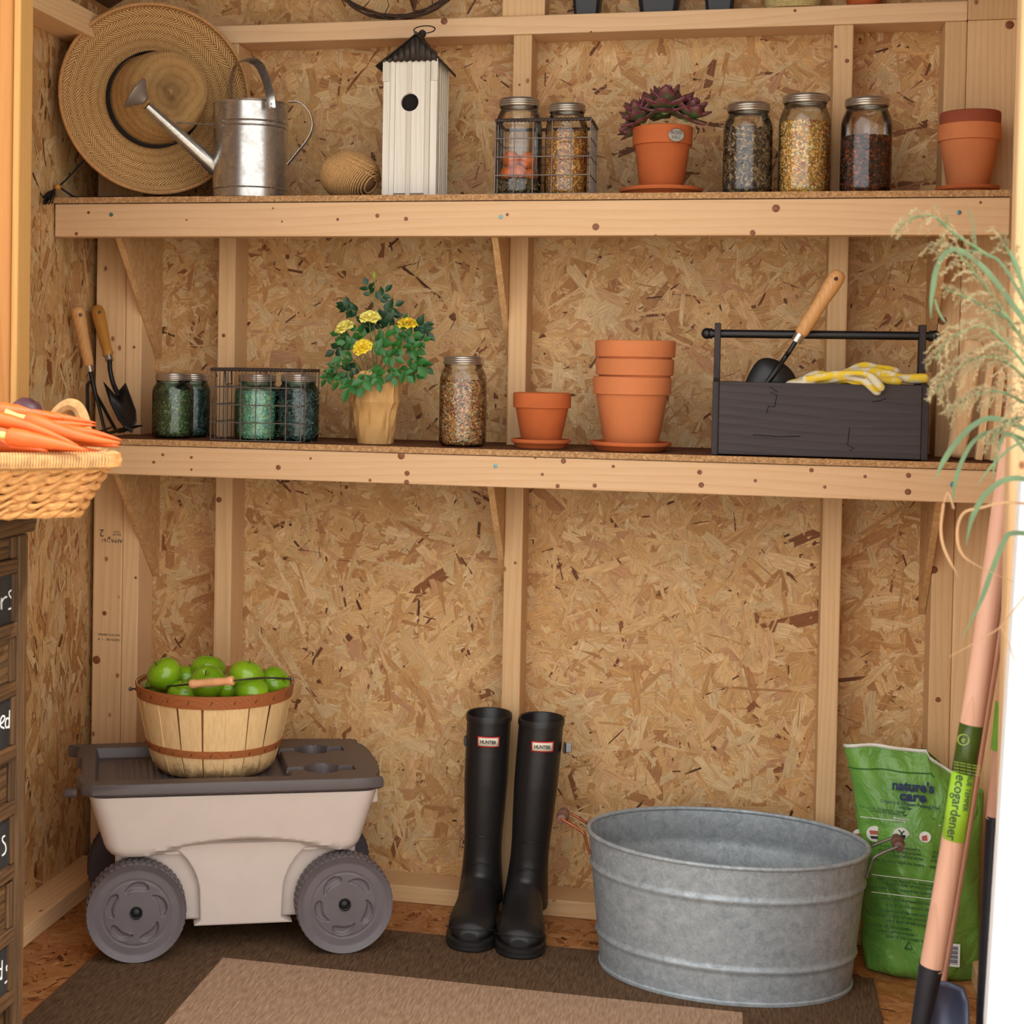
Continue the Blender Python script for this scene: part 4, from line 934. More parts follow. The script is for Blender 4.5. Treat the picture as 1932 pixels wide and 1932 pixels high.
# ------------------------------------------------------------------ wooden stakes at the shelf end, oddments on the top plate
for k, (xb, xt, yt, w_, Y, r_) in enumerate(((1803, 1838, 640, .036, -.20, .012), (1846, 1868, 690, .012, -.215, .003), (1860, 1880, 684, .012, -.20, .003), (1873, 1890, 700, .011, -.225, .003), (1885, 1900, 690, .010, -.20, .003))):
    a, b = PY(xb, 868, Y), PY(xt, yt, Y); a.z = MZ+.0008+w_*.10
    d = (b-a).normalized(); rt = Vector((0, 1, 0)).cross(d).normalized(); lb = ['wide rounded pale wooden stake leaning beside the tool box', 'thin wooden stake next to the wide rounded one', 'thin wooden stake, second of the narrow bundle', 'thin wooden stake nearest the shelf edge', 'thin wooden stake at the end of the shelf'][k]
    t = T('wooden_stake', lb, 'stake', a, group='stakes at the middle shelf end'); hx = w_/2
    o = MB().obox((b-a)/2, rt, (0, 1, 0), d, hx, max(.010, r_), (b-a).length/2).build('stake_body', PZ_, t, bevel=min(.011, hx*.8) if k == 0 else .002, seg=4)
    o.parent = t
TZ = 1.787
PLAS = plain('black_nursery_plastic', (34, 34, 40), .45, var=.15)
for k, (xa, xb, lb) in enumerate(((1084, 1132, 'small black plastic nursery pot nearest the wreath, on the top beam'), (1207, 1280, 'wide black plastic nursery pot in the middle of the top beam'), (1331, 1384, 'small black plastic nursery pot beside the cord spool'))):
    Y = -.045; a, b = PY(xa, 20, Y), PY(xb, 20, Y); W = b.x-a.x; t = T('nursery_pot', lb, 'flower pot', ((a.x+b.x)/2, Y, TZ+.0004)); hw = W/2
    rs = []
    for z, s in ((0, .9), (.002, .94), (.072, 1.22), (.072, 1.3), (.086, 1.33), (.086, 1.27), (.08, 1.2), (.01, .92)):
        e = hw*s; c = e*.22; q = min(.62, .042/e)*1.0
        rs.append([Vector((x*1.0, y*min(1, .03/hw), z)) for x, y in ((-e+c, -e), (e-c, -e), (e, -e+c), (e, e-c), (e-c, e), (-e+c, e), (-e, e-c), (-e, -e+c))])
    MB().rings(rs).build('pot_shell', PLAS, t, False, bevel=.001)
p = PY(1496, 6, -.045); t = T('cord_spool', 'spool of pale cord lying on the top beam', 'cord', (p.x, -.046, TZ+.0005))
mb = MB()
for k in range(13): z = .004+k*.0042; mb.tube([(.052*math.cos(a), .0395*math.sin(a), z+.0) for a in [2*math.pi*i/36 for i in range(37)]], .0026, 6)
mb.build('cord_coil', plain('pale_cord', (196, 176, 120), .9, var=.2, vs=200), t, True); MB().lathe([(.049, .001), (.049, .060)], 24, sy=.74).build('core', JUTE, t, True)
pot(1630, -80, 0, 96, 62, 26, -.046, TZ, 'little terracotta pot on the top beam, right of the cord spool', TERRAD)
# wreath with a metal star
def wreath():
    TW = plain('grapevine_twig', (72, 50, 36), .8, var=.35, vs=120); c = PY(753, -118, -.060); Rr = .162
    t = T('twig_wreath', 'round twig wreath leaning on the wall above the birdhouse', 'wreath', c); rd = random.Random(5)
    for k in range(5):
        ph, fr = rd.uniform(0, 6), rd.randint(3, 7); pts = [Vector(((Rr+.005*math.cos(fr*a+ph)) * math.cos(a), .006*math.sin(fr*a+ph), (Rr+.005*math.cos(fr*a+ph))*math.sin(a))) for a in [2*math.pi*i/120 for i in range(121)]]
        MB().tube(pts, .0024, 6).build('vine', TW, t, True)
    for a in (-2.05, -1.75, -1.1, -.8, -2.4): MB().tube([(Rr*math.cos(a), -.004, Rr*math.sin(a)), ((Rr-.022)*math.cos(a+.06), -.010, (Rr-.022)*math.sin(a+.06)), ((Rr-.035)*math.cos(a+.01), -.006, (Rr-.035)*math.sin(a+.01))], [.0014, .001, .0006], 5).build('twig', TW, t, True)
    RU = plain('rusted_star_metal', (96, 60, 42), .6, .4, var=.3, vs=40)
    s = T('metal_star', 'rusty brown metal barn star hanging inside the twig wreath', 'star', c+Vector((.028, -.022, .0))); mb = MB(); n = 5; b = []
    for i in range(10):
        a = -math.pi/2-.0+math.pi*i/5+.06; r = .162 if i % 2 == 0 else .055; b.append(Vector((r*math.cos(a), .006, r*math.sin(a))))
    for i in range(10):
        j = (i+1) % 10; mb2 = len(mb.v); mb.v += [b[i], b[j], Vector((0, -.022, 0)), Vector((0, .010, 0))]; mb.face((mb2, mb2+1, mb2+2)); mb.face((mb2+1, mb2, mb2+3))
    mb.build('star_body', RU, s)
wreath()

# ------------------------------------------------------------------ garden cart
def cart():
    A = R(19); wl_, wr_ = PZ(256, 1818, .0056), PZ(650, 1800, .0056)
    o = Vector(((wl_.x+wr_.x)/2, (wl_.y+wr_.y)/2, .0056)); A = math.atan2(wr_.y-wl_.y, wr_.x-wl_.x)
    t = T('garden_cart', 'tan plastic garden cart with brown lid and four ribbed wheels', 'cart', o, A)
    M = Matrix.Translation(o) @ Matrix.Rotation(A, 4, 'Z'); Mi = M.inverted(); nrm = M.to_3x3() @ Vector((0, 1, 0))
    def L(x, y, dep=0.0):
        """pixel onto the cart's local plane y=dep"""
        d = _f + _r*((x-PPX)/FPX) - _u*((y-PPY)/FPX); P0 = M @ Vector((0, dep, 0)); k = (P0-CAM).dot(nrm)/d.dot(nrm); return Mi @ (CAM+d*k)
    TAN = plain('tan_plastic', (208, 193, 182), .5, var=.03, vs=20, bump=.06, bs=500); DK = plain('taupe_plastic', (86, 76, 74), .42, var=.06, vs=20, bump=.1, bs=400); WH = plain('wheel_plastic', (104, 96, 98), .48, var=.06, vs=40, bump=.15, bs=500); BK = plain('axle_black', (24, 26, 26), .5)
    dep = .30
    yb = .022   # front face of the tub behind the wheels' outer face
    # tub body: loft of rounded rectangles from the lid down to the arch line
    def rrect(x0, x1, y0, y1, z, r=.03, n=6):
        out = []
        for cx, cy, a0 in ((x1-r, y1-r, 0), (x0+r, y1-r, 90), (x0+r, y0+r, 180), (x1-r, y0+r, 270)):
            for i in range(n+1): a = R(a0+90*i/n); out.append(Vector((cx+r*math.cos(a), cy+r*math.sin(a), z)))
        return out
    tl, tr = L(168, 1500, yb), L(712, 1492, yb); ml, mr = L(196, 1600, yb), L(684, 1590, yb)
    zt, zm = (tl.z+tr.z)/2, (L(215, 1622, yb).z+L(672, 1606, yb).z)/2
    def arcz(x):
        pp = AP
        if x <= pp[0].x: return pp[0].z-.004*(pp[0].x-x)/.02
        for q0, q1 in zip(pp, pp[1:]):
            if x <= q1.x: return q0.z+(q1.z-q0.z)*(x-q0.x)/(q1.x-q0.x)
        return pp[-1].z
    AP = spline([L(x, y, yb) for x, y in ((255, 1624), (330, 1596), (400, 1583), (480, 1577), (560, 1583), (620, 1597), (665, 1612))], 6)
    def fr_ring(x0, x1, y0, y1, z, r=.03):
        out = rrect(x0, x1, y0, y1, z, r); k = 14+7+7-7   # points: corners right-back, left-back, left-front, right-front
        lf, rf = out[20], out[21]; mid = [Vector((lf.x+(rf.x-lf.x)*i/80, lf.y, z)) for i in range(1, 80)]
        out = out[:21]+mid+out[21:]; res = []
        for p in out:
            if p.y < yb+.05:
                tt = max(0, min(1, (arcz(p.x)-p.z)/.015)); tt = tt*tt*(3-2*tt); ty = yb+.020
                tt *= max(0, min(1, (p.x-AP[0].x)/.03))*max(0, min(1, (AP[-1].x-p.x)/.03))
                if p.y < ty: p = Vector((p.x, p.y+(ty-p.y)*tt, p.z))
            res.append(p)
        return res
    ks = [(0, .022, .014, .030), (.004, .012, .006, .026), (.014, .004, .001, .022)]
    rs = []
    for dz, ix, iy, ib in ks: rs.append(fr_ring(ml.x+ix, mr.x-ix*.8, yb-.004+iy, dep-ib, zm+dz))
    zs0 = zm+.022
    for i in range(26):
        u = i/25; z = zs0+(zt-.004-zs0)*u; rs.append(fr_ring(ml.x+(tl.x-ml.x)*u, mr.x+(tr.x-mr.x)*u, yb-.004-.010*u, dep-.022+.018*u, z))
    rs.append(rrect(tl.x, tr.x, yb-.014, dep, zt+.000)[:21]+[Vector((rrect(tl.x, tr.x, yb-.014, dep, zt)[20].x+(rrect(tl.x, tr.x, yb-.014, dep, zt)[21].x-rrect(tl.x, tr.x, yb-.014, dep, zt)[20].x)*i/80, yb-.014, zt)) for i in range(1, 80)]+rrect(tl.x, tr.x, yb-.014, dep, zt)[21:])
    MB().rings(rs).build('tub_upper', TAN, t, True, angle=40)
    # lower body with wheel arches
    zb = (L(372, 1753, yb).z+L(553, 1747, yb).z)/2; zf = zb+.006
    xa, xb = L(365, 1750, yb).x, L(556, 1748, yb).x; x0, x1 = L(218, 1640, yb).x, L(676, 1625, yb).x
    wlx, wrx = (Mi @ wl_).x, (Mi @ wr_).x; wr0 = (L(256, 1632, 0).z)*.5; wz = wr0
    def side(y0, y1, xin, outer):
        pass
    arcL = [(wlx+.116*math.cos(a), wz+.012+.116*math.sin(a)) for a in [R(8+q*10) for q in range(10)]]; arcR = [(wrx-.112*math.cos(a), wz+.012+.112*math.sin(a)) for a in [R(8+q*10) for q in range(10)]]
    zc = zm+.018
    arcL = [(x, min(z, zc)) for x, z in arcL]; arcR = [(x, min(z, zc)) for x, z in arcR]
    poly = [(xa, zb), (xb, zb), (arcR[0][0]-.002, zb+.01)]+arcR+[(wrx+.02, zc)]+[(wlx-.02, zc)]+arcL[::-1]+[(arcL[0][0]+.002, zb+.01)]
    MB().prism(poly, yb+.0155, dep-.03).build('tub_center', TAN, t, bevel=.006, seg=3)
    MB().prism([(x0, zf+.09), (x0+.012, zf), (x1-.012, zf), (x1, zf+.09), (x1, zc), (x0, zc)], yb+.034, dep-.05).build('tub_lower', TAN, t, bevel=.006, seg=3)
    # lid
    z0, z1 = zt+.004, zt+.026
    la, lb_ = L(163, 1500, -.0).x, L(727, 1480, -.0).x; ly0, ly1 = yb-.022, dep+.016
    outer = [(la+.01, ly0), (lb_-.05, ly0), (lb_-.012, ly0+.025), (lb_+.004, ly0+.09), (lb_+.006, ly1-.11), (lb_-.008, ly1-.04), (lb_-.06, ly1), (la+.0, ly1), (la-.018, ly1-.03), (la-.020, ly1-.10), (la-.012, ly1-.12), (la-.012, ly0+.09), (la-.020, ly0+.075), (la-.012, ly0+.02)]
    oo = [Vector((x, y, 0)) for x, y in outer]; ring = spline(oo+[oo[0]], 4)[:-1]
    cx, cy = (la+lb_)/2, (ly0+ly1)/2
    def rg(k, z): return [Vector((cx+(p.x-cx)*k, cy+(p.y-cy)*(1-(1-k)*1.6), z)) for p in ring]
    def tr_(x0, x1, y0, y1, z): return rrect(x0, x1, y0, y1, z, .035)
    mb = MB(); mb.rings([rg(.985, z0), rg(1, z0+.004), rg(1, z1-.006), rg(.992, z1)], True, True, False)
    lid_rim = mb
    # top plate with recessed tray and two cup holders, cut with a grid
    tx0, tx1, ty0, ty1 = la+.015, lb_-.17, ly0+.035, ly1-.035
    cups = [(lb_-.105, ly0+.085, .036), (lb_-.105, ly1-.085, .036)]
    def inside(x, y):
        c = False; j = len(ring)-1
        for i in range(len(ring)):
            a, b = ring[i], ring[j]
            if (a.y > y) != (b.y > y) and x < (b.x-a.x)*(y-a.y)/(b.y-a.y)+a.x: c = not c
            j = i
        return c
    def hz(x, y):
        z = z1
        dx = max(tx0-x, x-tx1, 0); rr = max(0, min(x-tx0, tx1-x, y-ty0, ty1-y))
        if tx0 < x < tx1 and ty0 < y < ty1: z = z1-.018*min(1, rr/.006)-(.0018*(math.sin(x*520) > .3) if rr > .03 else 0)
        for ux, uy, ur in cups:
            d = math.hypot(x-ux, y-uy)
            if d < ur: z = min(z, z1-.030*min(1, (ur-d)/.005))
            if abs(y-uy) < .010 and (tx1-.002 < x < ux) : z = min(z, z1-.012)
            if abs(y-uy) < .016 and (ux < x < lb_-.045): z = min(z, z1-.020)
        return z
    g = MB(); nx, ny = 250, 130; X0, X1 = la-.03, lb_+.012; idx = {}
    def vid(i, j):
        if (i, j) not in idx:
            x, y = X0+(X1-X0)*i/nx, ly0-.002+(ly1-ly0+.004)*j/ny; idx[(i, j)] = len(g.v); g.v.append((x, y, hz(x, y)-.0005))
        return idx[(i, j)]
    for i in range(nx):
        for j in range(ny):
            x, y = X0+(X1-X0)*(i+.5)/nx, ly0-.002+(ly1-ly0+.004)*(j+.5)/ny
            if inside(cx+(x-cx)*1.006, cy+(y-cy)*1.012): g.face((vid(i, j), vid(i+1, j), vid(i+1, j+1), vid(i, j+1)))
    ld = lid_rim.build('lid', DK, t, True, angle=35); g.build('lid_top', DK, ld, True, angle=50)
    MB().tube([(la-.018, ly0+.03, z0+.002), (la-.036, ly0+.03, z0+.002), (la-.040, ly0+.03, z0-.004)], [.011, .010, .006], 12, flat=.8).build('latch', DK, t, True)
    MB().box(lb_-.024, lb_-.006, yb+.02, yb+.06, z0-.035, z0+.0).build('latch_tab', TAN, t, bevel=.003)
    # wheels
    def wheel(x, y0, dr_, front):
        rw = wr0; w = T('wheel', None, None, (x, y0, rw)); w.parent = t
        def ringf(r, y, n=72, tread=0): return [Vector((r*math.cos(2*math.pi*i/n), y, r*math.sin(2*math.pi*i/n))) for i in range(n)]
        th = .052*dr_
        body = MB().rings([ringf(rw*.985, 0), ringf(rw-.0008, .005*dr_), ringf(rw-.0008, th-.006*dr_), ringf(rw*.95, th), ringf(rw*.5, th)], True, False, True).build('tire', WH if front else WHSHADE, w, True, angle=40)
        sp = MB()
        for i in range(48):
            a = 2*math.pi*i/48; c = Vector((math.cos(a), 0, math.sin(a))); tt_ = Vector((-math.sin(a), 0, math.cos(a)))
            for q in (0, 1, 2): sp.obox(c*(rw-.0004)+Vector((0, (.012+.014*q)*dr_, 0))+tt_*(.003*(q % 2)), tt_, (0, 1, 0), c, .0032, .005, .0014)
        s_ = sp.build('tread_block', WH if front else WHSHADE, w); s_['kind'] = 'stuff'
        # dished face with five curved pockets: polar height field
        g = MB(); na, nr = 180, 40; R0 = rw*.988
        def hgt(r, a):
            u = r/R0; y = 0
            if u > .80: y = .0025*math.sin((1-u)/.2*math.pi*.5)*dr_*(-1)*0+(.006*min(1, (1-u)/.13) if u < .97 else .002*(1-u)/.03)*dr_
            else: y = .006*dr_
            if .665 < u < .685: y += .0018*dr_
            for k in range(5):
                ak = 2*math.pi*k/5+(.35 if x < 0 else .95); da = math.atan2(math.sin(a-ak), math.cos(a-ak)); q = da/.50
                if abs(q) < 1.15:
                    uc = .475+.075*math.cos(q*1.3)-.035*q; hw = .078*max(0, 1-q*q)**.5*(1-.42*q) if abs(q) < 1 else 0; d = hw-abs(u-uc)
                    if d > 0: y += .006*dr_*min(1, d/.022)
                    elif d > -.022 and hw > 0: y -= .0016*dr_*(1-abs(d+.011)/.011)
            if u < .1: y += .006*dr_
            return y
        rows = []
        for i in range(nr+1):
            u = 1-i/nr; rows.append([Vector((R0*max(u, .001)*math.cos(2*math.pi*j/na), hgt(R0*u, 2*math.pi*j/na), R0*max(u, .001)*math.sin(2*math.pi*j/na))) for j in range(na)])
        MB().rings(rows, True, False, True).build('wheel_face', WH if front else WHSHADE, w, True, angle=0)
        MB().rings([ringf(.0105, .001*dr_, 20), ringf(.0105, .009*dr_, 20), ringf(.004, .004*dr_, 20)][::1], True, False, True).build('axle_cap', BK, w, True)
    WHSHADE = plain('shaded_wheel_plastic', (70, 66, 72), .5, var=.06)  # far wheels: same plastic, shade painted in as a darker tone
    wheel(wlx, 0, 1, True); wheel(wrx, 0, 1, True); wheel(wlx, dep+.02, -1, False); wheel(wrx, dep+.02, -1, False)
    MB().tube([(wlx, .03, wz), (wlx, dep-.01, wz)], .005, 8).build('axle', BK, t, True); MB().tube([(wrx, .03, wz), (wrx, dep-.01, wz)], .005, 8).build('axle', BK, t, True)
    return M, z1-.018, L
CM, LIDZ, CL = cart()

# ------------------------------------------------------------------ bushel basket of apples
def apples():
    zt_w = .0056+LIDZ; c = PZ(404, 1470, zt_w); c = Vector((c.x, c.y+.09, zt_w+.0006)); Yc = c.y
    q0, q1 = PY(262, 1300, Yc), PY(548, 1300, Yc); rt = (q1.x-q0.x)/2*.975; c.x = (PY(404, 1400, Yc)).x
    h = PY(404, 1285, Yc).z-c.z; e0, e1 = PY(290, 1460, Yc), PY(520, 1460, Yc); rb = (e1.x-e0.x)/2*.97
    t = T('bushel_basket', 'round slatted wood bushel basket full of green apples on the cart lid', 'basket', c)
    SL = wood('poplar_slat', (240, 208, 156), (206, 164, 104), 2, rings=50, knots=False); HP = wood('orange_hoop', (190, 116, 66), (152, 84, 44), 0, rings=80, knots=False)
    prof = [(0, rb*.86), (.02, rb*.90), (.08, rb*.965), (.16, rb*1.0), (.35, rb+(rt-rb)*.32), (.6, rb+(rt-rb)*.6), (.85, rb+(rt-rb)*.88), (1, rt)]
    N = 20; rd = random.Random(6)
    for i in range(N):
        a0 = 2*math.pi*(i+.5*.0)/N; wv = 2*math.pi/N*.478; tw = rd.uniform(-.03, .03); rs = []; off = .0012*(i % 2)+rd.uniform(0, .0008)
        for u, r in prof:
            o_ = [a0+tw*u+wv*k for k in (-1, -.5, 0, .5, 1)]; rs.append([Vector(((r+off)*math.cos(a), (r+off)*math.sin(a), u*h)) for a in o_]+[Vector(((r+off-.0022)*math.cos(a), (r+off-.0022)*math.sin(a), u*h)) for a in o_[::-1]])
        MB().rings(rs, True).build('slat', SLB, t, True, angle=35)
    MB().lathe([(rb*.85, .001), (rb*.85, .005)], 32).build('base_disc', SL, t)
    MB().lathe([(r-.0042, u*h+.002) for u, r in prof[:-1]], 48, cap0=False, cap1=False).build('inner_slats', HP, t, True)
    def hoop(z0, z1, ex, nm, mat):
        def rr(u): 
            for (u0, r0), (u1, r1) in zip(prof, prof[1:]):
                if u <= u1: return r0+(r1-r0)*(u-u0)/(u1-u0)
            return prof[-1][1]
        MB().lathe([(rr(z0/h)+ex, z0), (rr(z0/h)+ex+.0018, z0+.0004), (rr(z1/h)+ex+.0018, z1-.0004), (rr(z1/h)+ex, z1)], 72, cap0=False, cap1=False).build(nm, mat, t, True, angle=40)
        for k in range(11):
            a = -math.pi*(k+.5)/11; r = rr((z0+z1)/2/h)+ex+.002; p = Vector((r*math.cos(a), r*math.sin(a), (z0+z1)/2)); tt_ = Vector((-math.sin(a)*.5, math.cos(a)*.5, .85)).normalized()
            MB().tube([p-tt_*.0042, p+tt_*.0042], .0006, 5).build('staple', DKL, t)
    hoop(h-.024, h+.001, .0012, 'rim_hoop', HP); hoop(h*.27, h*.27+.015, .0012, 'middle_hoop', HP)
    MB().lathe([(rt-.0022, h-.022), (rt-.0028, h-.022), (rt-.0028, h+.0005), (rt-.0022, h+.0005)], 64, cap0=False, cap1=False).build('inner_hoop', HP, t, True)
    # bail
    L = lambda x, y, Y: PY(x, y, Y)-c
    pl_, pr_ = L(246, 1300, Yc-.01), L(551, 1281, Yc+.01)
    pts = spline([pl_+Vector((.002, 0, 0)), L(290, 1297, Yc-.05), L(359, 1291, Yc-.117), L(400, 1287.5, Yc-.117), L(441, 1284, Yc-.117), L(500, 1279, Yc-.06), pr_], 8)
    MB().tube(pts, .0017, 8).build('bail_wire', WIRED, t, True)
    for p in (pl_, pr_): MB().ball(p, .004).build('bail_eye', WIRE, t, True)
    MB().tube([L(548, 1288, Yc), L(549, 1306, Yc)], .0013, 6).build('bail_hook', WIRE, t, True)
    a, b = L(359, 1291, Yc-.117), L(441, 1284, Yc-.117)
    pr2 = [(0, .0078), (.02, .0088), (.1, .0088), (.16, .0072), (.4, .0076), (.46, .0082), (.5, .0070), (.54, .0082), (.6, .0076), (.84, .0072), (.9, .0088), (.98, .0088), (1, .0078)]
    MB().tube([a+(b-a)*u for u, _ in pr2], [r for _, r in pr2], 20).build('wooden_grip', plain('peach_wood_grip', (232, 168, 116), .5), t, True)
    m = NT('green_apple_skin'); v = m.coord(); n = m.noise(v, 12, 4); sp = m.noise(v, 260, 2)
    m.base(m.mix(m.ramp(sp, [(.6, (0, 0, 0, 1)), (.75, (.4, .4, .4, 1))]), m.ramp(n, [(.3, (98, 146, 16)), (.7, (142, 182, 30))]), (190, 214, 90))); m.set(.22, Coat_Weight=.3)
    src = None; ra = .0345
    prof = []
    for i in range(25):
        a = math.pi*i/24; x = math.sin(a); z = -math.cos(a); r = ra*x*(1.03+.05*z); zz = ra*.90*z
        zz -= ra*.26*math.exp(-(x/.22)**2)*(1 if z > 0 else -.5); prof.append((max(r, 1e-5), zz))
    spots = [(310, 1272, -.055, 'apple at the front left of the heap, its stem dimple facing left', .95, (-.5, -.35, .75)), (393, 1265, .0, 'highest apple at the back centre of the heap', .98, (.1, .2, 1)), (392, 1288, -.065, 'apple behind the wooden bail grip', .95, (.0, -.6, .8)), (465, 1276, -.045, 'apple right of the bail grip, under the wire', .97, (.2, .1, 1)), (518, 1289, -.0, 'apple at the far right rim of the basket', .9, (.9, -.2, .4)), (351, 1283, .0, 'apple tucked between the front left and the highest one', .9, (.2, .4, 1)), (430, 1300, -.04, 'low apple showing just below the grip end', .85, (.3, .3, 1)), (475, 1306, -.07, 'low apple peeking over the front rim', .9, (0, 0, 1)), (345, 1310, -.07, 'low apple behind the front left rim', .85, (0, 0, 1)), (300, 1300, .03, 'apple hidden at the left back rim', .9, (0, 0, 1))]
    for x, y, dy, lb, s, ax in spots:
        P = PY(x, y, Yc+dy); q = Vector(ax).normalized().to_track_quat('Z', 'Y'); a = T('apple', 'green '+lb, 'apple', P, group='green apples in the bushel basket'); a.rotation_mode = 'QUATERNION'; a.rotation_quaternion = q; a.scale = (s,)*3
        if src is None:
            src = [MB().lathe(prof, 32).build('apple_body', m.m, a, True, angle=0), MB().tube([(0, 0, ra*.62), (.001, 0, ra*.85), (.003, .001, ra*1.0)], .0011, 6).build('stem', plain('apple_stem', (90, 70, 36), .8), a, True)]
        else:
            for s_ in src: link_copy(s_, a)
SLB = NT('stained_slat'); v = SLB.coord((1, 1, 1), rnd=False); s_ = SLB.n('ShaderNodeSeparateXYZ'); SLB.l(v, s_.inputs[0])
_n = SLB.noise(SLB.coord((60, 60, 5)), 3, 4, .6); _n2 = SLB.noise(SLB.coord((30, 30, 14)), 2, 5, .7)
_f1 = SLB.math('SUBTRACT', SLB.math('MULTIPLY', _n2, .085), s_.outputs[2]); _f1 = SLB.math('MULTIPLY', SLB.math('ADD', _f1, -.012), 30)
_c = SLB.ramp(_n, [(.25, (240, 206, 152)), (.75, (222, 180, 122))]); SLB.base(SLB.mix(SLB.ramp(_f1, [(0, (0, 0, 0, 1)), (.8, (.8, .8, .8, 1))]), _c, (112, 82, 52))); SLB.bump(_n, .3, .0006); SLB.set(.6); SLB = SLB.m
apples()
# ------------------------------------------------------------------ rubber boots
BOOT = plain('black_rubber', (30, 28, 28), .42, 0, .5, var=.15, vs=8, bump=.05, bs=900)
def ln0_(top): return (top[0]-top[1])*.001
def boot(top, toe, hl, rot, label, buckle):
    """local: x right, y back (toe towards -y), z up"""
    Yt = -.185; bx = PY(top[0], 1345, Yt).x
    ang = rot; o = Vector((bx-ln0_(top), -.178, .0058))
    t = T('rubber_boot', label, 'boot', (o.x+hl[0], o.y+hl[1], o.z), ang, 'pair of tall rubber boots')
    H = .408; mb = MB()
    def oval(cx, cy, z, rx, ry, n=36): return [Vector((cx+rx*math.cos(2*math.pi*i/n), cy+ry*math.sin(2*math.pi*i/n), z)) for i in range(n)]
    sh = [(.035, .010, .045, .052), (.075, .012, .041, .056), (.105, .010, .0385, .052), (.135, .006, .037, .046), (.17, .003, .0375, .045), (.22, .001, .040, .048), (.28, -.0, .0425, .051), (.34, -.0, .0430, .051), (.395, 0, .0430, .050), (.3955, 0, .0450, .052), (.406, 0, .0448, .052)]
    lean = (top[0]-top[1]); ln0 = lean*.001
    rs = [oval(lean*.001*(z/H), cy, z, rx, ry) for z, cy, rx, ry in sh if z < .36]
    inner = [oval(lean*.001, 0, z, .0415, .0485) for z in (.405, .36, .30)]
    mb.rings(rs, True, True, True)
    MB().rings([oval(ln0*z/H, cy, z, rx, ry) for z, cy, rx, ry in ((.325, 0, .0428, .0508), (.395, 0, .0431, .0502), (.3955, 0, .0452, .0523), (.405, 0, .0450, .0521), (.408, 0, .0436, .0508), (.406, 0, .0412, .0484), (.342, 0, .0405, .0475))], True, True, True).build('shaft_cuff', BOOT, t, True, angle=50)
    shaft = mb
    # foot: sections from heel to toe
    def sec(y, w_, z1, zc, n=24):
        out = []; y = y*.86 if y < 0 else y
        for i in range(n):
            a = 2*math.pi*i/n; x = .93*w_*math.cos(a); z = math.sin(a); z = zc+(z1-zc)*z if z > 0 else zc+(zc-.014)*z
            out.append(Vector((x+.0, y, z)))
        return out
    ft = [sec(.066, .012, .062, .045), sec(.060, .026, .078, .042), (sec(.045, .035, .10, .040)), sec(.015, .038, .118, .040), sec(-.020, .039, .118, .040), sec(-.050, .041, .098, .040), sec(-.080, .044, .080, .038), sec(-.11, .0475, .070, .036), sec(-.14, .049, .064, .034), sec(-.17, .046, .058, .032), sec(-.192, .037, .048, .028), sec(-.205, .020, .036, .024)]
    shaft.rings(ft)
    b = shaft.build('boot_upper', BOOT, t, True, remesh=.0032)
    out = [(.0, .072), (.024, .066), (.037, .045), (.037, .01), (.037, -.03), (.045, -.08), (.051, -.13), (.050, -.165), (.042, -.192), (.024, -.211), (0, -.216), (-.024, -.211), (-.042, -.192), (-.050, -.165), (-.051, -.13), (-.045, -.08), (-.037, -.03), (-.037, .01), (-.037, .045), (-.024, .066)]
    so = spline([Vector((x*.93, y*.87 if y < 0 else y, 0)) for x, y in out+[out[0]]], 3)[:-1]
    MB().rings([[Vector((p.x*k, -.07+(p.y+.07)*k, z)) for p in so] for k, z in ((.97, 0), (1, .003), (1, .008), (.985, .0092), (.985, .0102), (1.0, .0115), (1.0, .018), (.96, .020))]).build('sole', BOOT, t, True, angle=40)
    # toe cap lip and instep ridges
    MB().tube([(.047*math.cos(a)*1.02, (-.150-.052*math.sin(a))*.868, .028+.010*math.sin(a)) for a in [math.pi*i/20 for i in range(21)]], .0016, 6).build('toe_rib', BOOT, t, True)
    ln = lean*.001
    for z, ry in ((.172, .0458), (.118, .0515)): MB().tube([(ln*z/H*1.0+.034*math.sin(a), (.003 if z > .15 else .008)-ry*math.cos(a)-.0008, z-.004*math.cos(a)**2*-1-.006*abs(math.sin(a))) for a in [R(-38+q*9) for q in range(9)]], [.0004, .0009, .0013, .0015, .0016, .0015, .0013, .0009, .0004], 6).build('instep_ridge', BOOT, t, True)
    # label
    yl = -.0525; zl = .362
    pb = [Vector((ln+.0425*s_*.5, yl+.0035*(s_*s_)*.5, 0)) for s_ in (-1, -.5, 0, .5, 1)]
    def plate(w_, h_, off): return MB().rings([[Vector((ln+.0*0+w_*s_+cx_, -math.sqrt(max(0, 1-((w_*s_+cx_)/.047)**2))*.0535-off, zl+h_*k)) for s_ in [q/5-1 for q in range(11)]] for k in (-1, 1)], False, False, False)
    cx_ = .004
    plate(.0215, .0100, .0000).build('red_label', plain('red_label_print', (206, 44, 46), .5), t, True, solid=.0015); plate(.0195, .0078, .0006).build('label_field', plain('cream_label', (232, 222, 200), .5), t, True, solid=.0012)
    text('lettering', 'HUNTER', .0094, (ln+cx_+.0, -.0548, zl), t, plain('label_ink', (30, 36, 34), .6), ext=.0006, xs=.86, off=.00015)
    s_ = 1 if buckle else -1
    MB().tube([(ln+s_*.0440, .0-.016, .352), (ln+s_*.0475, -.002, .350), (ln+s_*.0445, .012, .349)], .010, 8, flat=.22, up=(s_, 0, 0)).build('side_strap', BOOT, t, True)
    if buckle: MB().box(ln+.0475, ln+.0590, -.012, -.006, .344, .362).build('buckle', plain('steel_buckle', (130, 132, 138), .3, .8), t, bevel=.001)
boot((919, 906), (893, 1788), (0, .022), R(3), 'black rubber boot with red bordered label, standing nearer the cart', False)
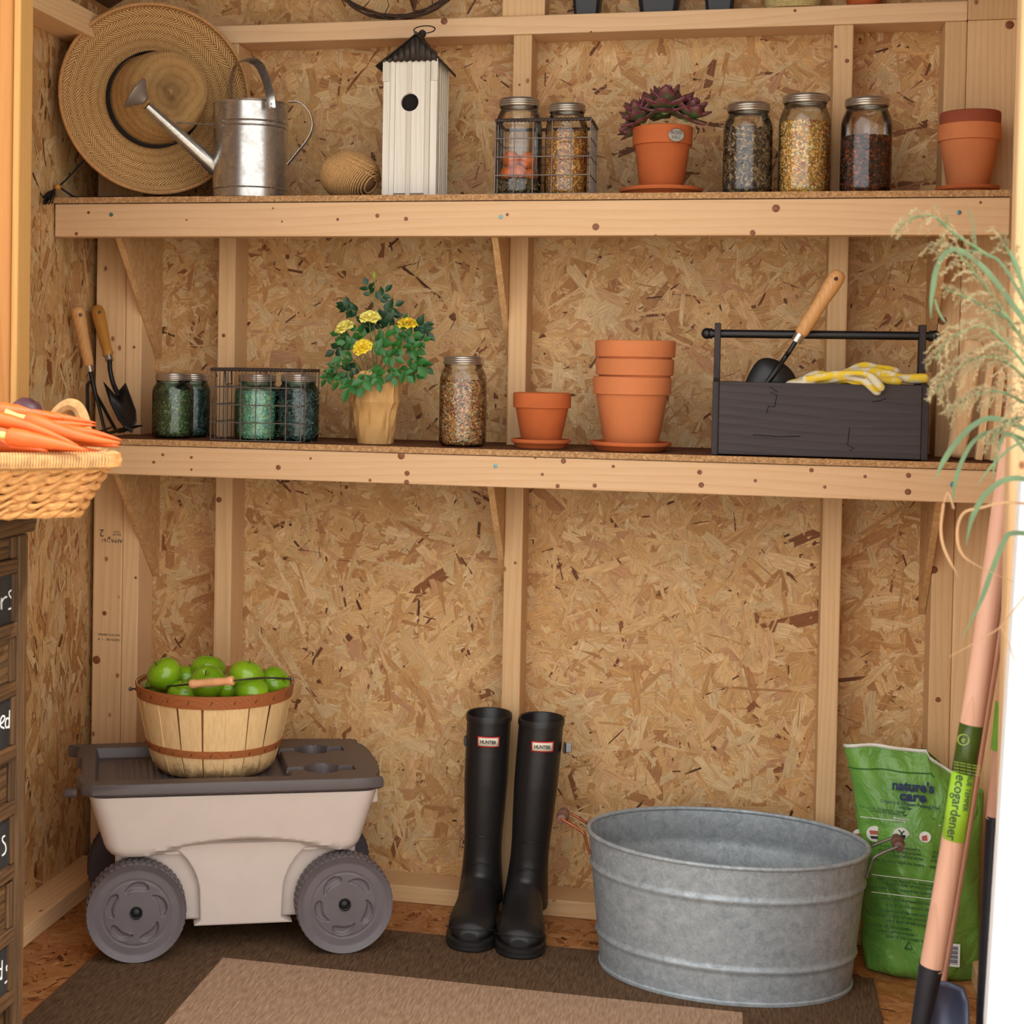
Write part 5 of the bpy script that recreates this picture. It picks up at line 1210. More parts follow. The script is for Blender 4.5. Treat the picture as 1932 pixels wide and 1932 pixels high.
boot((1018, 990), (990, 1795), (.002, .012), R(5), 'black rubber boot with side buckle, standing nearer the metal tub', True)

# ------------------------------------------------------------------ galvanized tub
def tub():
    Rg = .0058
    bl, br = PZ(1134, 1800, Rg), PZ(1604, 1846, Rg); bf = PZ(1400, 1899, Rg)
    cx = (bl.x+br.x)/2; a0 = (br.x-bl.x)/2; yf = bf.y; b0 = a0*.72; cy = yf+b0
    a1 = a0*1.115; b1 = b0*1.13; h = PY(1112, 1556, cy).z-Rg
    t = T('galvanized_tub', 'oval galvanized metal tub with two wire handles on the floor', 'tub', (cx, cy, Rg))
    def pr(k): return a0+(a1-a0)*k, b0+(b1-b0)*k
    rs = []; n = 96
    def ring(k, z, off=0):
        a, b = pr(k); return [Vector(((a+off)*math.cos(q), (b+off)*math.sin(q), z)) for q in [2*math.pi*i/n for i in range(n)]]
    for k, off in ((0, -.004), (0, .003), (.02, .003), (.03, 0), (.06, 0), (.205, 0), (.222, 0), (.238, .0026), (.25, .0035), (.262, .0026), (.278, 0), (.295, 0), (.5, 0), (.705, 0), (.722, 0), (.738, .0026), (.75, .0035), (.762, .0026), (.778, 0), (.795, 0), (.985, 0)): rs.append(ring(k, h*k, off))
    for k, off in ((.985, -.0012), (.78, -.0012), (.75, .0018), (.72, -.0012), (.28, -.0012), (.25, .0018), (.22, -.0012), (.03, -.0012)): rs.append(ring(k, h*k, off))
    rs.append([p*.5 for p in ring(.03, h*.03)]); rs[-1] = [Vector((p.x, p.y, h*.03)) for p in rs[-1]]
    rs = [[Vector((p.x, p.y, p.z)) for p in r] for r in rs]
    MB().rings(rs, True, True, True).build('tub_body', TUBM, t, True, angle=50)
    a, b = pr(1); MB().tube([(a*math.cos(q), b*math.sin(q), h-.002) for q in [2*math.pi*i/n for i in range(n+1)]], .0042, 10).build('rolled_rim', TUBM, t, True)
    RUW = plain('copper_wire', (150, 84, 56), .45, .7, var=.3, vs=90); GR = plain('turned_handle_wood', (120, 84, 72), .6)
    for s in (-1, 1):
        y0 = .032; x0 = s*(a*.992); pts = lambda yy: [(x0-s*.004, yy, h-.045), (x0+s*.004, yy, h-.020), (x0+s*.010, yy, h-.006), (x0+s*.046, yy*.9, h+.013), (x0+s*.050, yy*.8, h+.013)]
        for yy in (-y0, y0): MB().tube(spline([Vector(p) for p in pts(yy)], 5), .0026, 8).build('handle_wire', RUW if s < 0 else WIRE, t, True)
        c = (x0+s*.050, 0, h+.013); P = [(-.028, .006), (-.026, .0085), (-.016, .0100), (-.012, .008), (-.008, .0112), (.008, .0112), (.012, .008), (.016, .0100), (.026, .0085), (.028, .006)]
        MB().tube([(c[0], yy, c[2]) for yy, _ in P], [r_ for _, r_ in P], 16).build('handle_grip', GR, t, True)
    # embossed letters on the inside far wall, seen mirrored
    kk = .42; a, b = pr(kk)
    text('embossed_mark', 'CONO', .05, (-.04, b-.0035, h*kk), t, TUBM, xa=(-1, 0, 0), ya=(0, .1, 1), ext=.0012, xs=1.25)
    for x, z in ((.045, .885), (.058, .885), (.040, .66), (.055, .66)): MB().ball((x, pr(z)[1]-.002, h*z), .0022, 8, 6).build('rivet', TUBM, t, True)
tub()

# ------------------------------------------------------------------ green soil bag
def bag():
    Yb = -.20; P = lambda x, y, Y=Yb: PY(x, y, Y)
    o = P(1725, 1845); t = T('soil_bag', 'green plastic bag of garden soil leaning in the right corner', 'bag', (o.x, Yb, .0008))
    G = NT('green_film'); v = G.coord(rnd=False); n = G.noise(v, 9, 3, .5, .8); G.base(G.ramp(n, [(.2, (92, 148, 62)), (.8, (122, 174, 76))]))
    wr = G.n('ShaderNodeTexNoise'); G.l(v, wr.inputs['Vector']); wr.inputs['Scale'].default_value = 11; wr.inputs['Detail'].default_value = 5; wr.inputs['Distortion'].default_value = 2.5
    G.bump(wr.outputs['Fac'], .55, .02); G.set(.3, 0, .5); G = G.m
    # left / right outline per height (pixels)
    out = [(1412, 1592, 1852), (1440, 1600, 1856), (1500, 1612, 1858), (1600, 1622, 1852), (1700, 1628, 1850), (1780, 1625, 1850), (1825, 1632, 1846), (1842, 1640, 1842)]
    nx = 40; rsf = []; rows = 44
    def ol(y):
        for (y0, l0, r0), (y1, l1, r1) in zip(out, out[1:]):
            if y <= y1: k = (y-y0)/(y1-y0); return l0+(l1-l0)*k, r0+(r1-r0)*k
        return out[-1][1:]
    def pt(u, v_, back):
        y = 1412+(1838-1412)*v_; l, r = ol(y); x = l+(r-l)*u; e = (math.sin(math.pi*min(max(u, .0), 1)))**.45; ev = math.sin(math.pi*(.5-.5*math.cos(math.pi*min(1, v_*1.0)))*.5+.0)
        thick = .010+.055*e*min(1, v_*2.6)**.8*(1-max(0, (v_-.93)/.07)*.5)
        wob = .003*math.sin(u*13+v_*7)+.003*math.sin(u*23-v_*11)+.004*math.exp(-((u*.9+v_*.55-.72)/.03)**2)*(v_ < .75)
        Y = Yb+.02*(1-v_) + (thick if back else -thick*e**.5 - wob)
        q = P(x, y+.025*(x-1592)); zz = max(q.z, .002); return Vector((q.x-o.x, Y-Yb, zz-.0008))
    for back in (0,):
        rows_ = [[pt(i/nx, j/rows, False) for i in range(nx+1)]+[pt(i/nx, j/rows, True) for i in range(nx, -1, -1)] for j in range(rows+1)]
    # the top right corner is folded down: lower it
    for j in range(8):
        for i, p in enumerate(rows_[j]):
            u = i/nx if i <= nx else (2*nx+1-i)/nx
            if u > .62: p.z -= (u-.62)*.20*(1-j/8)+.012*(1-j/8)
            p.z += .004*math.sin(u*9)*(1-j/8)
    MB().rings(rows_, True, True, True).build('bag_film', G, t, True, angle=60)
    W = plain('white_seam', (226, 226, 214), .5)
    fr = lambda u, v_: rows_[min(rows, int(v_*rows))][min(nx, int(u*nx))]
    MB().rings([[Vector((p.x, p.y-.0022, p.z+d)) for p in rows_[0][0:nx+1]] for d in (-.002, .0045)], False, False, False).build('top_seam', W, t, True, solid=.001)
    # darker heat seal line under the top strip and side crease
    MB().tube([Vector((p.x, p.y-.001, p.z)) for p in rows_[4][0:26]], .0012, 5).build('seal_line', plain('dark_green_line', (52, 110, 44), .5), t, True)
    NAVY = plain('navy_print', (34, 52, 92), .5); DG = plain('dark_green_print', (40, 84, 52), .6); WP = plain('white_print', (232, 236, 226), .6); RP = plain('red_print', (190, 96, 84), .6); BK = plain('dark_print', (50, 40, 62), .6)
    import bisect
    def surf(x, y):
        """surface point of the bag front under a pixel"""
        best = None
        d0 = _f+_r*((x-PPX)/FPX)-_u*((y-PPY)/FPX); tl = Vector(t.location)
        k = (Yb-.055-CAM.y)/d0.y
        for _ in range(4):
            p = CAM+d0*k-tl; bd = 1e9
            for row in rows_[::1]:
                for q in row[:nx+1]:
                    dd = (q.x-p.x)**2+(q.z-p.z)**2
                    if dd < bd: bd = dd; best = q
            k = (best.y+tl.y-CAM.y)/d0.y
        return CAM+d0*k-tl+Vector((0, -.0035, 0))
    def tx(body, size, x, y, mat, tilt=.03, xs=1, off=0, a='CENTER'): 
        o_ = text('lettering', body, size, surf(x, y), t, mat, xa=(1, 0, -tilt), ya=(0, .06, 1), ext=.0006, xs=xs, off=off, align=a); return o_
    tx("nature's", .0245, 1722, 1484, NAVY, .02, .92, .0009); tx("care", .0245, 1722, 1503, NAVY, .02, 1.08, .0009)
    tx("Organic & Natural Potting Mix", .0082, 1716, 1517, NAVY, .06); tx("with fertilizer", .007, 1716, 1525, NAVY, .06)
    for y, b_ in ((1531, "For use in containers, raised beds and garden borders"), (1536, "suitable for flowers, herbs and vegetables")): tx(b_, .0068, 1702, y, DG, .06)
    tx("directions for use", .007, 1712, 1545, WP, .05)
    for x, y, w_ in ((1698, 1548, .14), (1715, 1657, .13), (1715, 1690, .13)):
        p = surf(x, y); MB().box(-w_/2, w_/2, -.0006, 0, -.0006, .0006).build('white_rule', WP, t, loc=p, rot=(0, R(2), 0))
    for x, y in ((1650, 1572), (1700, 1575), (1745, 1578), (1619, 1574)):
        p = surf(x, y); r_ = .0145 if x not in (1745, 1619) else .010
        MB().lathe([(r_, 0), (r_, .001)], 28).build('round_icon', WP, t, loc=p, rot=(R(90), 0, 0))
        if x == 1650:
            MB().prism([(-.010, .006), (.010, .006), (.007, -.001), (-.008, -.001)], -.0016, -.0008).build('icon_print', RP, t, loc=p); MB().prism([(-.008, -.004), (.006, -.004), (.005, -.009), (-.006, -.009)], -.0016, -.0008).build('icon_print', BK, t, loc=p)
        elif x == 1700:
            MB().prism([(-.008, .001), (.008, .001), (.005, -.008), (-.005, -.008)], -.0016, -.0008).build('icon_print', BK, t, loc=p); MB().tube([(0, -.0014, .001), (-.001, -.0014, .006), (-.005, -.0014, .010)], .0012, 5).build('icon_print', DG, t, loc=p); MB().tube([(0, -.0014, .001), (.002, -.0014, .006), (.005, -.0014, .009)], .0012, 5).build('icon_print', DG, t, loc=p); MB().prism([(-.009, -.010), (.009, -.010), (.009, -.0125), (-.009, -.0125)], -.0016, -.0008).build('icon_print', RP, t, loc=p)
        else: MB().prism([(-.006, .001), (.003, .004), (.004, -.006), (-.005, -.007)], -.0016, -.0008).build('icon_print', RP, t, loc=p)
    ln = "Apply a layer of mix around the base and water well in"
    for i, y in enumerate((1600, 1609, 1618, 1628, 1664, 1672, 1680, 1700, 1712, 1722, 1732, 1742, 1752, 1762, 1772)): tx(ln[i % 5*2:][:44-i % 3*6], .0072, 1712+(i % 3)*6, y, DG, .05)
    p = surf(1713, 1783); MB().tube([p+Vector((-.006, 0, -.006)), p+Vector((.007, 0, -.006)), p+Vector((.001, 0, .007)), p+Vector((-.006, 0, -.006))], .0011, 5).build('recycle_mark', DG, t)
    p = surf(1792, 1800); MB().box(-.0165, .0165, -.0008, 0, -.0205, .0205).build('barcode_label', WP, t, loc=p)
    for i in range(13): MB().box(-.013, .013, -.0014, -.0007, -.016+i*.0026, -.016+i*.0026+(.0016 if i % 3 else .0008)).build('barcode_bar', NAVY, t, loc=p)
bag()

# ------------------------------------------------------------------ long handled tools at the right
def long_tools():
    Y = -.86; BS = plain('black_socket_steel', (50, 50, 58), .45, .5); BLD = plain('blue_grey_blade', (112, 126, 160), .35, .7, var=.1)
    ASH = wood('ash_pole', (236, 186, 160), (212, 156, 128), 2, rings=30, knots=False, rough=.4)
    b0 = PY(1733, 1935, Y); t = T('garden_shovel', 'long pale wooden handled shovel with green paper label, leaning at the opening', 'shovel', b0)
    L = lambda x, y, YY=Y: PY(x, y, YY)-b0
    pts = [L(1757, 1828), L(1781, 1690), L(1806, 1540), L(1828, 1400), L(1853, 1240), L(1880, 1050), L(1905, 870), L(1922, 750), L(1950, 540)]
    MB().tube(spline(pts, 4), [.0162]*20+[.0155]*13, 24).build('shovel_handle', ASH, t, True)
    MB().tube([L(1728, 1990), L(1735, 1940), L(1757, 1822)], [.010, .0125, .0168], 24).build('socket', BS, t, True)
    bl = [(1745, 1855), (1760, 1848), (1790, 1852), (1818, 1862), (1828, 1890), (1832, 1990), (1800, 2060), (1735, 2060), (1722, 1960)]
    P = [L(x, y, Y+.03) for x, y in bl]; c = sum(P, Vector())/len(P)
    MB().rings([[c+(q-c)*s+Vector((0, .03*(1-s*s), 0)) for q in P] for s in (1, .8, .55, .3)], True, False, True).build('blade', BLD, t, True, solid=.002)
    # paper label round the handle
    d = (L(1828, 1400)-L(1806, 1540)).normalized(); side = Vector((0, 1, 0)).cross(d).normalized()*-1
    if side.x < 0: side = -side
    def wrap(pa, pb, r, name, mat, a0=R(-70), a1=R(215)):
        A_, B_ = L(*pa), L(*pb); fw = Vector((0, -1, 0)); rs = []
        for P_ in (A_, B_): rs.append([P_+side*r*math.cos(a)+fw*r*math.sin(a) for a in [a0+(a1-a0)*i/24 for i in range(25)]])
        return MB().rings(rs, False, False, False).build(name, mat, t, True, solid=.0004)
    wrap((1800, 1583), (1819, 1457), .0168, 'green_label', plain('lime_label', (166, 214, 60), .35, var=.1, vs=12), R(38)); wrap((1819, 1457), (1834, 1366), .0168, 'olive_label', plain('olive_label_film', (66, 84, 30), .25, var=.15), R(38))
    DKT = plain('label_dark_print', (44, 66, 60), .5)
    up = (L(1834, 1366)-L(1800, 1583)).normalized(); q = Vector((0, -.0174, 0))
    text('lettering', 'ecogardener', .0200, L(1808, 1519)+q-side*.0055+Vector((0, .0002, 0)), t, DKT, xa=-up, ya=side, ext=.0003, xs=.93)
    text('lettering', 'TRUE TEMPER', .0095, L(1815, 1485)+q+side*.0055, t, DKT, xa=-up, ya=side, ext=.0003)
    ic = L(1823, 1392)+q-side*.006; LG = plain('label_light_print', (176, 206, 90), .5)
    MB().tube([ic+(side*math.cos(a)+up*math.sin(a))*.0075 for a in [2*math.pi*i/20 for i in range(21)]], .0007, 5).build('round_mark', LG, t)
    text('lettering', 'e', .012, ic, t, LG, xa=side, ya=up, ext=.0003)
    for k, y in enumerate((1436, 1441, 1447, 1453)): text('lettering', 'keep tools clean and dry', .0036, L(1822, y)+q, t, LG, xa=side, ya=up, ext=.0002)
    # second tool
    Y2 = -.80; o = PY(1862, 1940, Y2); t2 = T('garden_fork', 'long handled tool with black metal shaft behind the white door edge', 'garden tool', o); L2 = lambda x, y: PY(x, y, Y2)-o
    MB().tube([L2(1874, 1545), L2(1881, 1480), L2(1893, 1350), L2(1903, 1230)], .0105, 16).build('wooden_handle', ASH, t2, True)
    MB().tube([L2(1858, 2010), L2(1860, 1900), L2(1868, 1700), L2(1876, 1540)], [.0135, .0130, .0118, .0115], 16).build('metal_shaft', BS, t2, True)
    MB().tube([L2(1884, 1415), L2(1893, 1325)], .0110, 16).build('green_sleeve', plain('lime_sleeve', (120, 176, 60), .5, var=.2), t2, True)
    MB().tube([L2(1858, 2005), L2(1858, 2090)], [.0135, .0135], 12).build('fork_socket', BS, t2, True)
    # third: broom pole standing behind the shovel
    Y3 = -.72; o3 = PY(1812, 1600, Y3); o3 = Vector((o3.x, Y3, .0065)); t3 = T('broom_pole', 'thin pinkish pole just behind the shovel handle', 'pole', o3)
    a3, b3 = PY(1800, 1700, Y3), PY(1893, 1130, Y3); dd = (b3-a3)/(b3.z-a3.z); base = a3-dd*(a3.z-.0065); base = base
    t3.location = base; MB().tube([(0, 0, 0), b3+dd*.35-base], .0085, 14).build('pole_body', ASH, t3, True)
long_tools()

# ------------------------------------------------------------------ ornamental grass reaching in from the right
def grass():
    Y = -1.25; o = Vector((PY(2050, 1000, Y).x, Y, -.0495)); t = T('ornamental_grass', 'tall ornamental grass with feathery seed plumes arching in from the right', 'grass plant', o)
    BG = plain('grass_blade', (96, 120, 82), .5, var=.25, vs=15); BT = plain('dry_grass_blade', (172, 132, 92), .6, var=.2, vs=15); PL = plain('grass_plume', (158, 142, 104), .8, var=.25, vs=60); PG = plain('green_plume_stem', (96, 126, 84), .6, var=.2)
    rd = random.Random(11); L = lambda x, y, d=0: PY(x, y, Y+d)-o
    base = lambda: Vector((rd.uniform(-.05, .05), rd.uniform(-.05, .05), 0))
    def blade(pts, w_, mat, d=0):
        P = spline([L(x, y, d) for x, y in pts], 7); n = len(P)
        MB().tube(P, [max(.0004, w_*.8*(min(1, 4*(1-i/(n-1))+.08))) for i in range(n)], 6, flat=.22, up=(0, -1, .2)).build('grass_blade', mat, t, True)
    for pts, w_, mt, d in (([(2040, 980), (1960, 915), (1905, 903), (1862, 930), (1835, 975), (1822, 1030)], .0045, BG, 0), ([(2040, 975), (1960, 955), (1900, 948), (1850, 958), (1818, 968), (1806, 1000), (1812, 1040), (1840, 1065), (1912, 1098)], .0022, BT, 0),
        ([(2040, 990), (1960, 1006), (1910, 1006), (1895, 1020), (1870, 1080), (1850, 1135), (1814, 1206)], .0042, BG, .02), ([(2040, 1010), (1950, 1105), (1905, 1160), (1878, 1190), (1790, 1240)], .0012, BT, 0), ([(1888, 1180), (1905, 1220), (1918, 1260)], .0010, BT, 0),
        ([(2040, 900), (1950, 820), (1880, 790), (1840, 800), (1800, 840), (1775, 880), (1766, 905)], .0045, BG, 0), ([(2040, 920), (1950, 840), (1880, 815), (1840, 830), (1815, 870), (1800, 920), (1796, 960)], .0035, BG, .02), ([(2000, 850), (1930, 835), (1880, 870), (1840, 920)], .002, BG, 0), ([(2040, 960), (1950, 870), (1910, 822), (1890, 828), (1878, 870), (1872, 905)], .003, BG, 0),
        ([(2000, 700), (1900, 560), (1850, 500), (1800, 470), (1770, 500), (1758, 560), (1756, 600)], .0045, BG, 0), ([(2010, 720), (1905, 520), (1860, 480), (1800, 470)], .0025, BG, .02), ([(1764, 565), (1772, 590), (1786, 612)], .0018, BG, 0), ([(1990, 760), (1960, 640), (1935, 560), (1918, 500), (1904, 470)], .0035, BG, -.02), ([(1780, 950), (1775, 1000), (1783, 1040), (1808, 1088)], .0022, BT, 0), ([(1800, 960), (1788, 930), (1779, 955)], .0015, BT, 0),
        ([(1842, 470), (1836, 420), (1822, 385)], .0012, BG, 0), ([(2040, 940), (1945, 905), (1935, 900)], .004, BG, 0)): blade(pts, w_, mt, d)
    def plume(pts, nb, ln, sx, d=0, dens=1):
        P = spline([L(x, y, d) for x, y in pts], 8); n = len(P); MB().tube(P, [.0022*(1-.7*i/n) for i in range(n)], 6).build('plume_stem', PG, t, True)
        mb = MB()
        nb = int(nb*.72)
        for k in range(nb):
            i = int(n*(.12+.86*k/nb)); i = min(i, n-2); T_ = (P[i+1]-P[i]).normalized(); s = 1 if k % 2 else -1
            sd = Vector((-T_.z, 0, T_.x))*s; dr_ = (T_*rd.uniform(.5, 1.1)+sd*rd.uniform(.1, .8)+Vector((0, rd.uniform(-.5, .5), -.25))).normalized(); l = ln*rd.uniform(.5, 1.1)*(1.15-.6*k/nb)
            A = P[i]; B = A+dr_*l*.5+Vector((0, 0, .004)); C_ = A+dr_*l+Vector((0, 0, -l*.18)); S_ = spline([A, B, C_], 6); mb.tube(S_, .00045, 3)
            for q in S_[2:]:
                for _ in range(2):
                    e = Vector((rd.gauss(0, 1), rd.gauss(0, 1), rd.gauss(0, 1))).normalized(); c = q+e*.0024; ax = (dr_+e*.6).normalized()*.0021; b_ = ax.orthogonal().normalized()*.0007; c_ = ax.cross(b_).normalized()*.0007; i0 = len(mb.v)
                    mb.v += [c-ax, c+ax, c+b_, c-b_*.5+c_, c-b_*.5-c_]
                    for f in ((0, 2, 3), (0, 3, 4), (0, 4, 2), (1, 3, 2), (1, 4, 3), (1, 2, 4)): mb.face([i0+a for a in f])
        o_ = mb.build('seed_plume', PL, t); o_['kind'] = 'stuff'
    plume([(1990, 760), (1940, 660), (1895, 590), (1850, 530), (1810, 480), (1770, 455)], 54, .045, 1)
    plume([(1990, 770), (1935, 690), (1890, 640), (1850, 615), (1790, 640), (1765, 680)], 46, .040, 1, -.02)
    plume([(2000, 790), (1940, 720), (1885, 675), (1830, 680), (1785, 715), (1766, 742)], 52, .042, 1, .0)
    plume([(2010, 810), (1950, 770), (1890, 740), (1840, 745), (1795, 772)], 46, .038, 1, .02)
    plume([(2010, 830), (1960, 790), (1915, 790), (1880, 815), (1868, 840)], 30, .034, 1, .0)
    plume([(1990, 730), (1960, 640), (1935, 560), (1905, 480), (1880, 440)], 34, .036, 1, .03)
    plume([(1900, 600), (1860, 580), (1820, 560), (1782, 545)], 22, .020, 1)
    plume([(1860, 480), (1800, 440), (1760, 408), (1715, 415), (1690, 440)], 26, .022, 1, .02)
    # the base tuft, outside the picture
    for k in range(26): a = base(); e = L(2040+rd.uniform(-40, 60), rd.uniform(700, 1000), rd.uniform(-.08, .08)); MB().tube(spline([a, (a+e)/2+Vector((.02, 0, .05)), e], 5), .003, 5, flat=.3).build('grass_blade', BG, t, True)
grass()

# ------------------------------------------------------------------ rustic dresser with chalkboard fronts
RUST = wood('dark_weathered_wood', (126, 92, 58), (48, 34, 24), 1, rings=60, knots=False, rough=.55, bump=.9, streak=.9)
RUSTZ = wood('dark_weathered_stile', (122, 90, 58), (50, 36, 26), 2, rings=60, knots=False, rough=.55, bump=.9, streak=.9)
SLATE = plain('chalkboard', (38, 38, 40), .55, var=.3, vs=20, bump=.1); CHALK = plain('white_chalk', (240, 240, 236), .9)
DYF = FRONT-.075
def dresser():
    c = PY(52, 1200, DYF); X = c.x; t = T('dresser', 'dark rustic wood drawer chest with chalkboard fronts beside the opening', 'dresser', (X-.22, DYF-.3, -.0495)); o = Vector(t.location)
    zt = PXX(80, 975, X+.028).z-o.z; W = .22; hy = .3
    zl = lambda x, y: PXX(x, y, X).z-o.z
    ztop = zl(51, 1003)
    B = lambda *a: MB().box(*a)
    B(-W, W-.018, -hy, hy, 0, ztop).build('carcass', RUSTZ, t, bevel=.002)
    te = PY(86, 975, DYF+.03); ov = te.x-X
    B(-W, W+ov, -hy-.02, hy+.030, ztop+.020, ztop+.036).build('top_board', RUST, t, bevel=.003)
    MB().prism([(W-.001, ztop-.002), (W+.004, ztop), (W+.006, ztop+.006), (W+ov*.55, ztop+.012), (W+ov*.6, ztop+.0195), (W-.02, ztop+.0195), (W-.02, ztop-.002)], -hy-.012, hy+.012).build('cornice', RUST, t, bevel=.001)
    B(W-.0175, W+.000, hy-.030, hy, 0, ztop-.003).build('stile', RUSTZ, t, bevel=.003)
    B(W-.0175, W+.000, -hy, -hy+.030, 0, ztop-.003).build('stile', RUSTZ, t, bevel=.003)
    zc = [1124, 1353, 1574, 1808, 2040]; zs = [zl(43, y) for y in zc]; pitch = (zs[0]-zs[3])/3
    words = ['ars', 'eeds', 's', 'ds', 'bulbs']; 
    for k, z in enumerate(zs):
        if z < .08: continue
        tx = T('drawer', None, None, (0, 0, 0)); tx.parent = t
        ch = .036; y1 = hy-.0315; y0 = -hy+.0315
        # chalkboard with frame, and a wood panel above
        B(W-.017, W-.007, y0, y1, z-ch-.0005, z+ch+.0005).build('chalkboard', SLATE, tx)
        B(W-.0172, W-.001, y0, y1, z+ch+.001, z+ch+.022).build('drawer_rail', RUST, tx, bevel=.002)
        B(W-.0172, W-.001, y0, y1, z-ch-.022, z-ch-.001).build('drawer_rail', RUST, tx, bevel=.002)
        B(W-.0172, W-.002, y1-.012, y1, z-ch, z+ch).build('drawer_frame', RUSTZ, tx, bevel=.0015)
        B(W-.0172, W-.002, y0, y0+.012, z-ch, z+ch).build('drawer_frame', RUSTZ, tx, bevel=.0015)
        zb0, zb1 = z+ch+.0225, min(z-ch-.0225+pitch, ztop-.004)
        B(W-.017, W-.009, y0, y1, zb0, zb1).build('wood_panel', RUST, tx, bevel=.002)
        B(W-.0171, W-.004, y1-.016, y1, zb0, zb1).build('panel_frame', RUSTZ, tx, bevel=.0015)
    # chalk strokes traced along the board face
    S = {0: [[(-14, 1128), (-6, 1125), (-1, 1132), (-1, 1148)], [(3, 1150), (3, 1128)], [(3, 1136), (8, 1128), (13, 1126)], [(22, 1113), (17, 1117), (18, 1124), (23, 1131), (24, 1141), (20, 1148), (16, 1149)]],
         1: [[(-12, 1364), (-4, 1358), (-2, 1352), (-6, 1350), (-12, 1358), (-10, 1372), (-2, 1376)], [(1, 1366), (7, 1360), (9, 1353), (5, 1351), (1, 1358), (1, 1370), (8, 1374)], [(18, 1340), (17, 1374)], [(17, 1356), (12, 1356), (10, 1366), (12, 1373), (17, 1370)], [(29, 1346), (25, 1350), (26, 1356), (30, 1362), (30, 1370), (24, 1376)]],
         2: [[(9, 1577), (5, 1580), (5, 1587), (10, 1594), (11, 1604), (8, 1611), (4, 1614)]],
         3: [[(4, 1812), (3, 1848)], [(3, 1828), (-2, 1830), (-3, 1842), (0, 1848), (3, 1842)], [(17, 1819), (13, 1822), (12, 1829), (16, 1836), (16, 1845), (12, 1852), (9, 1855)]]}
    for k, st in S.items():
        for s in st:
            P = [PXX(x, y, X-.0068)-o for x, y in s]; P = spline(P, 4)
            MB().tube(P, .0013, 5, flat=.5, up=(1, 0, 0)).build('chalk_lettering', CHALK, t)
    return o.z+ztop+.036, X+ov
DTOP, DXR = dresser()

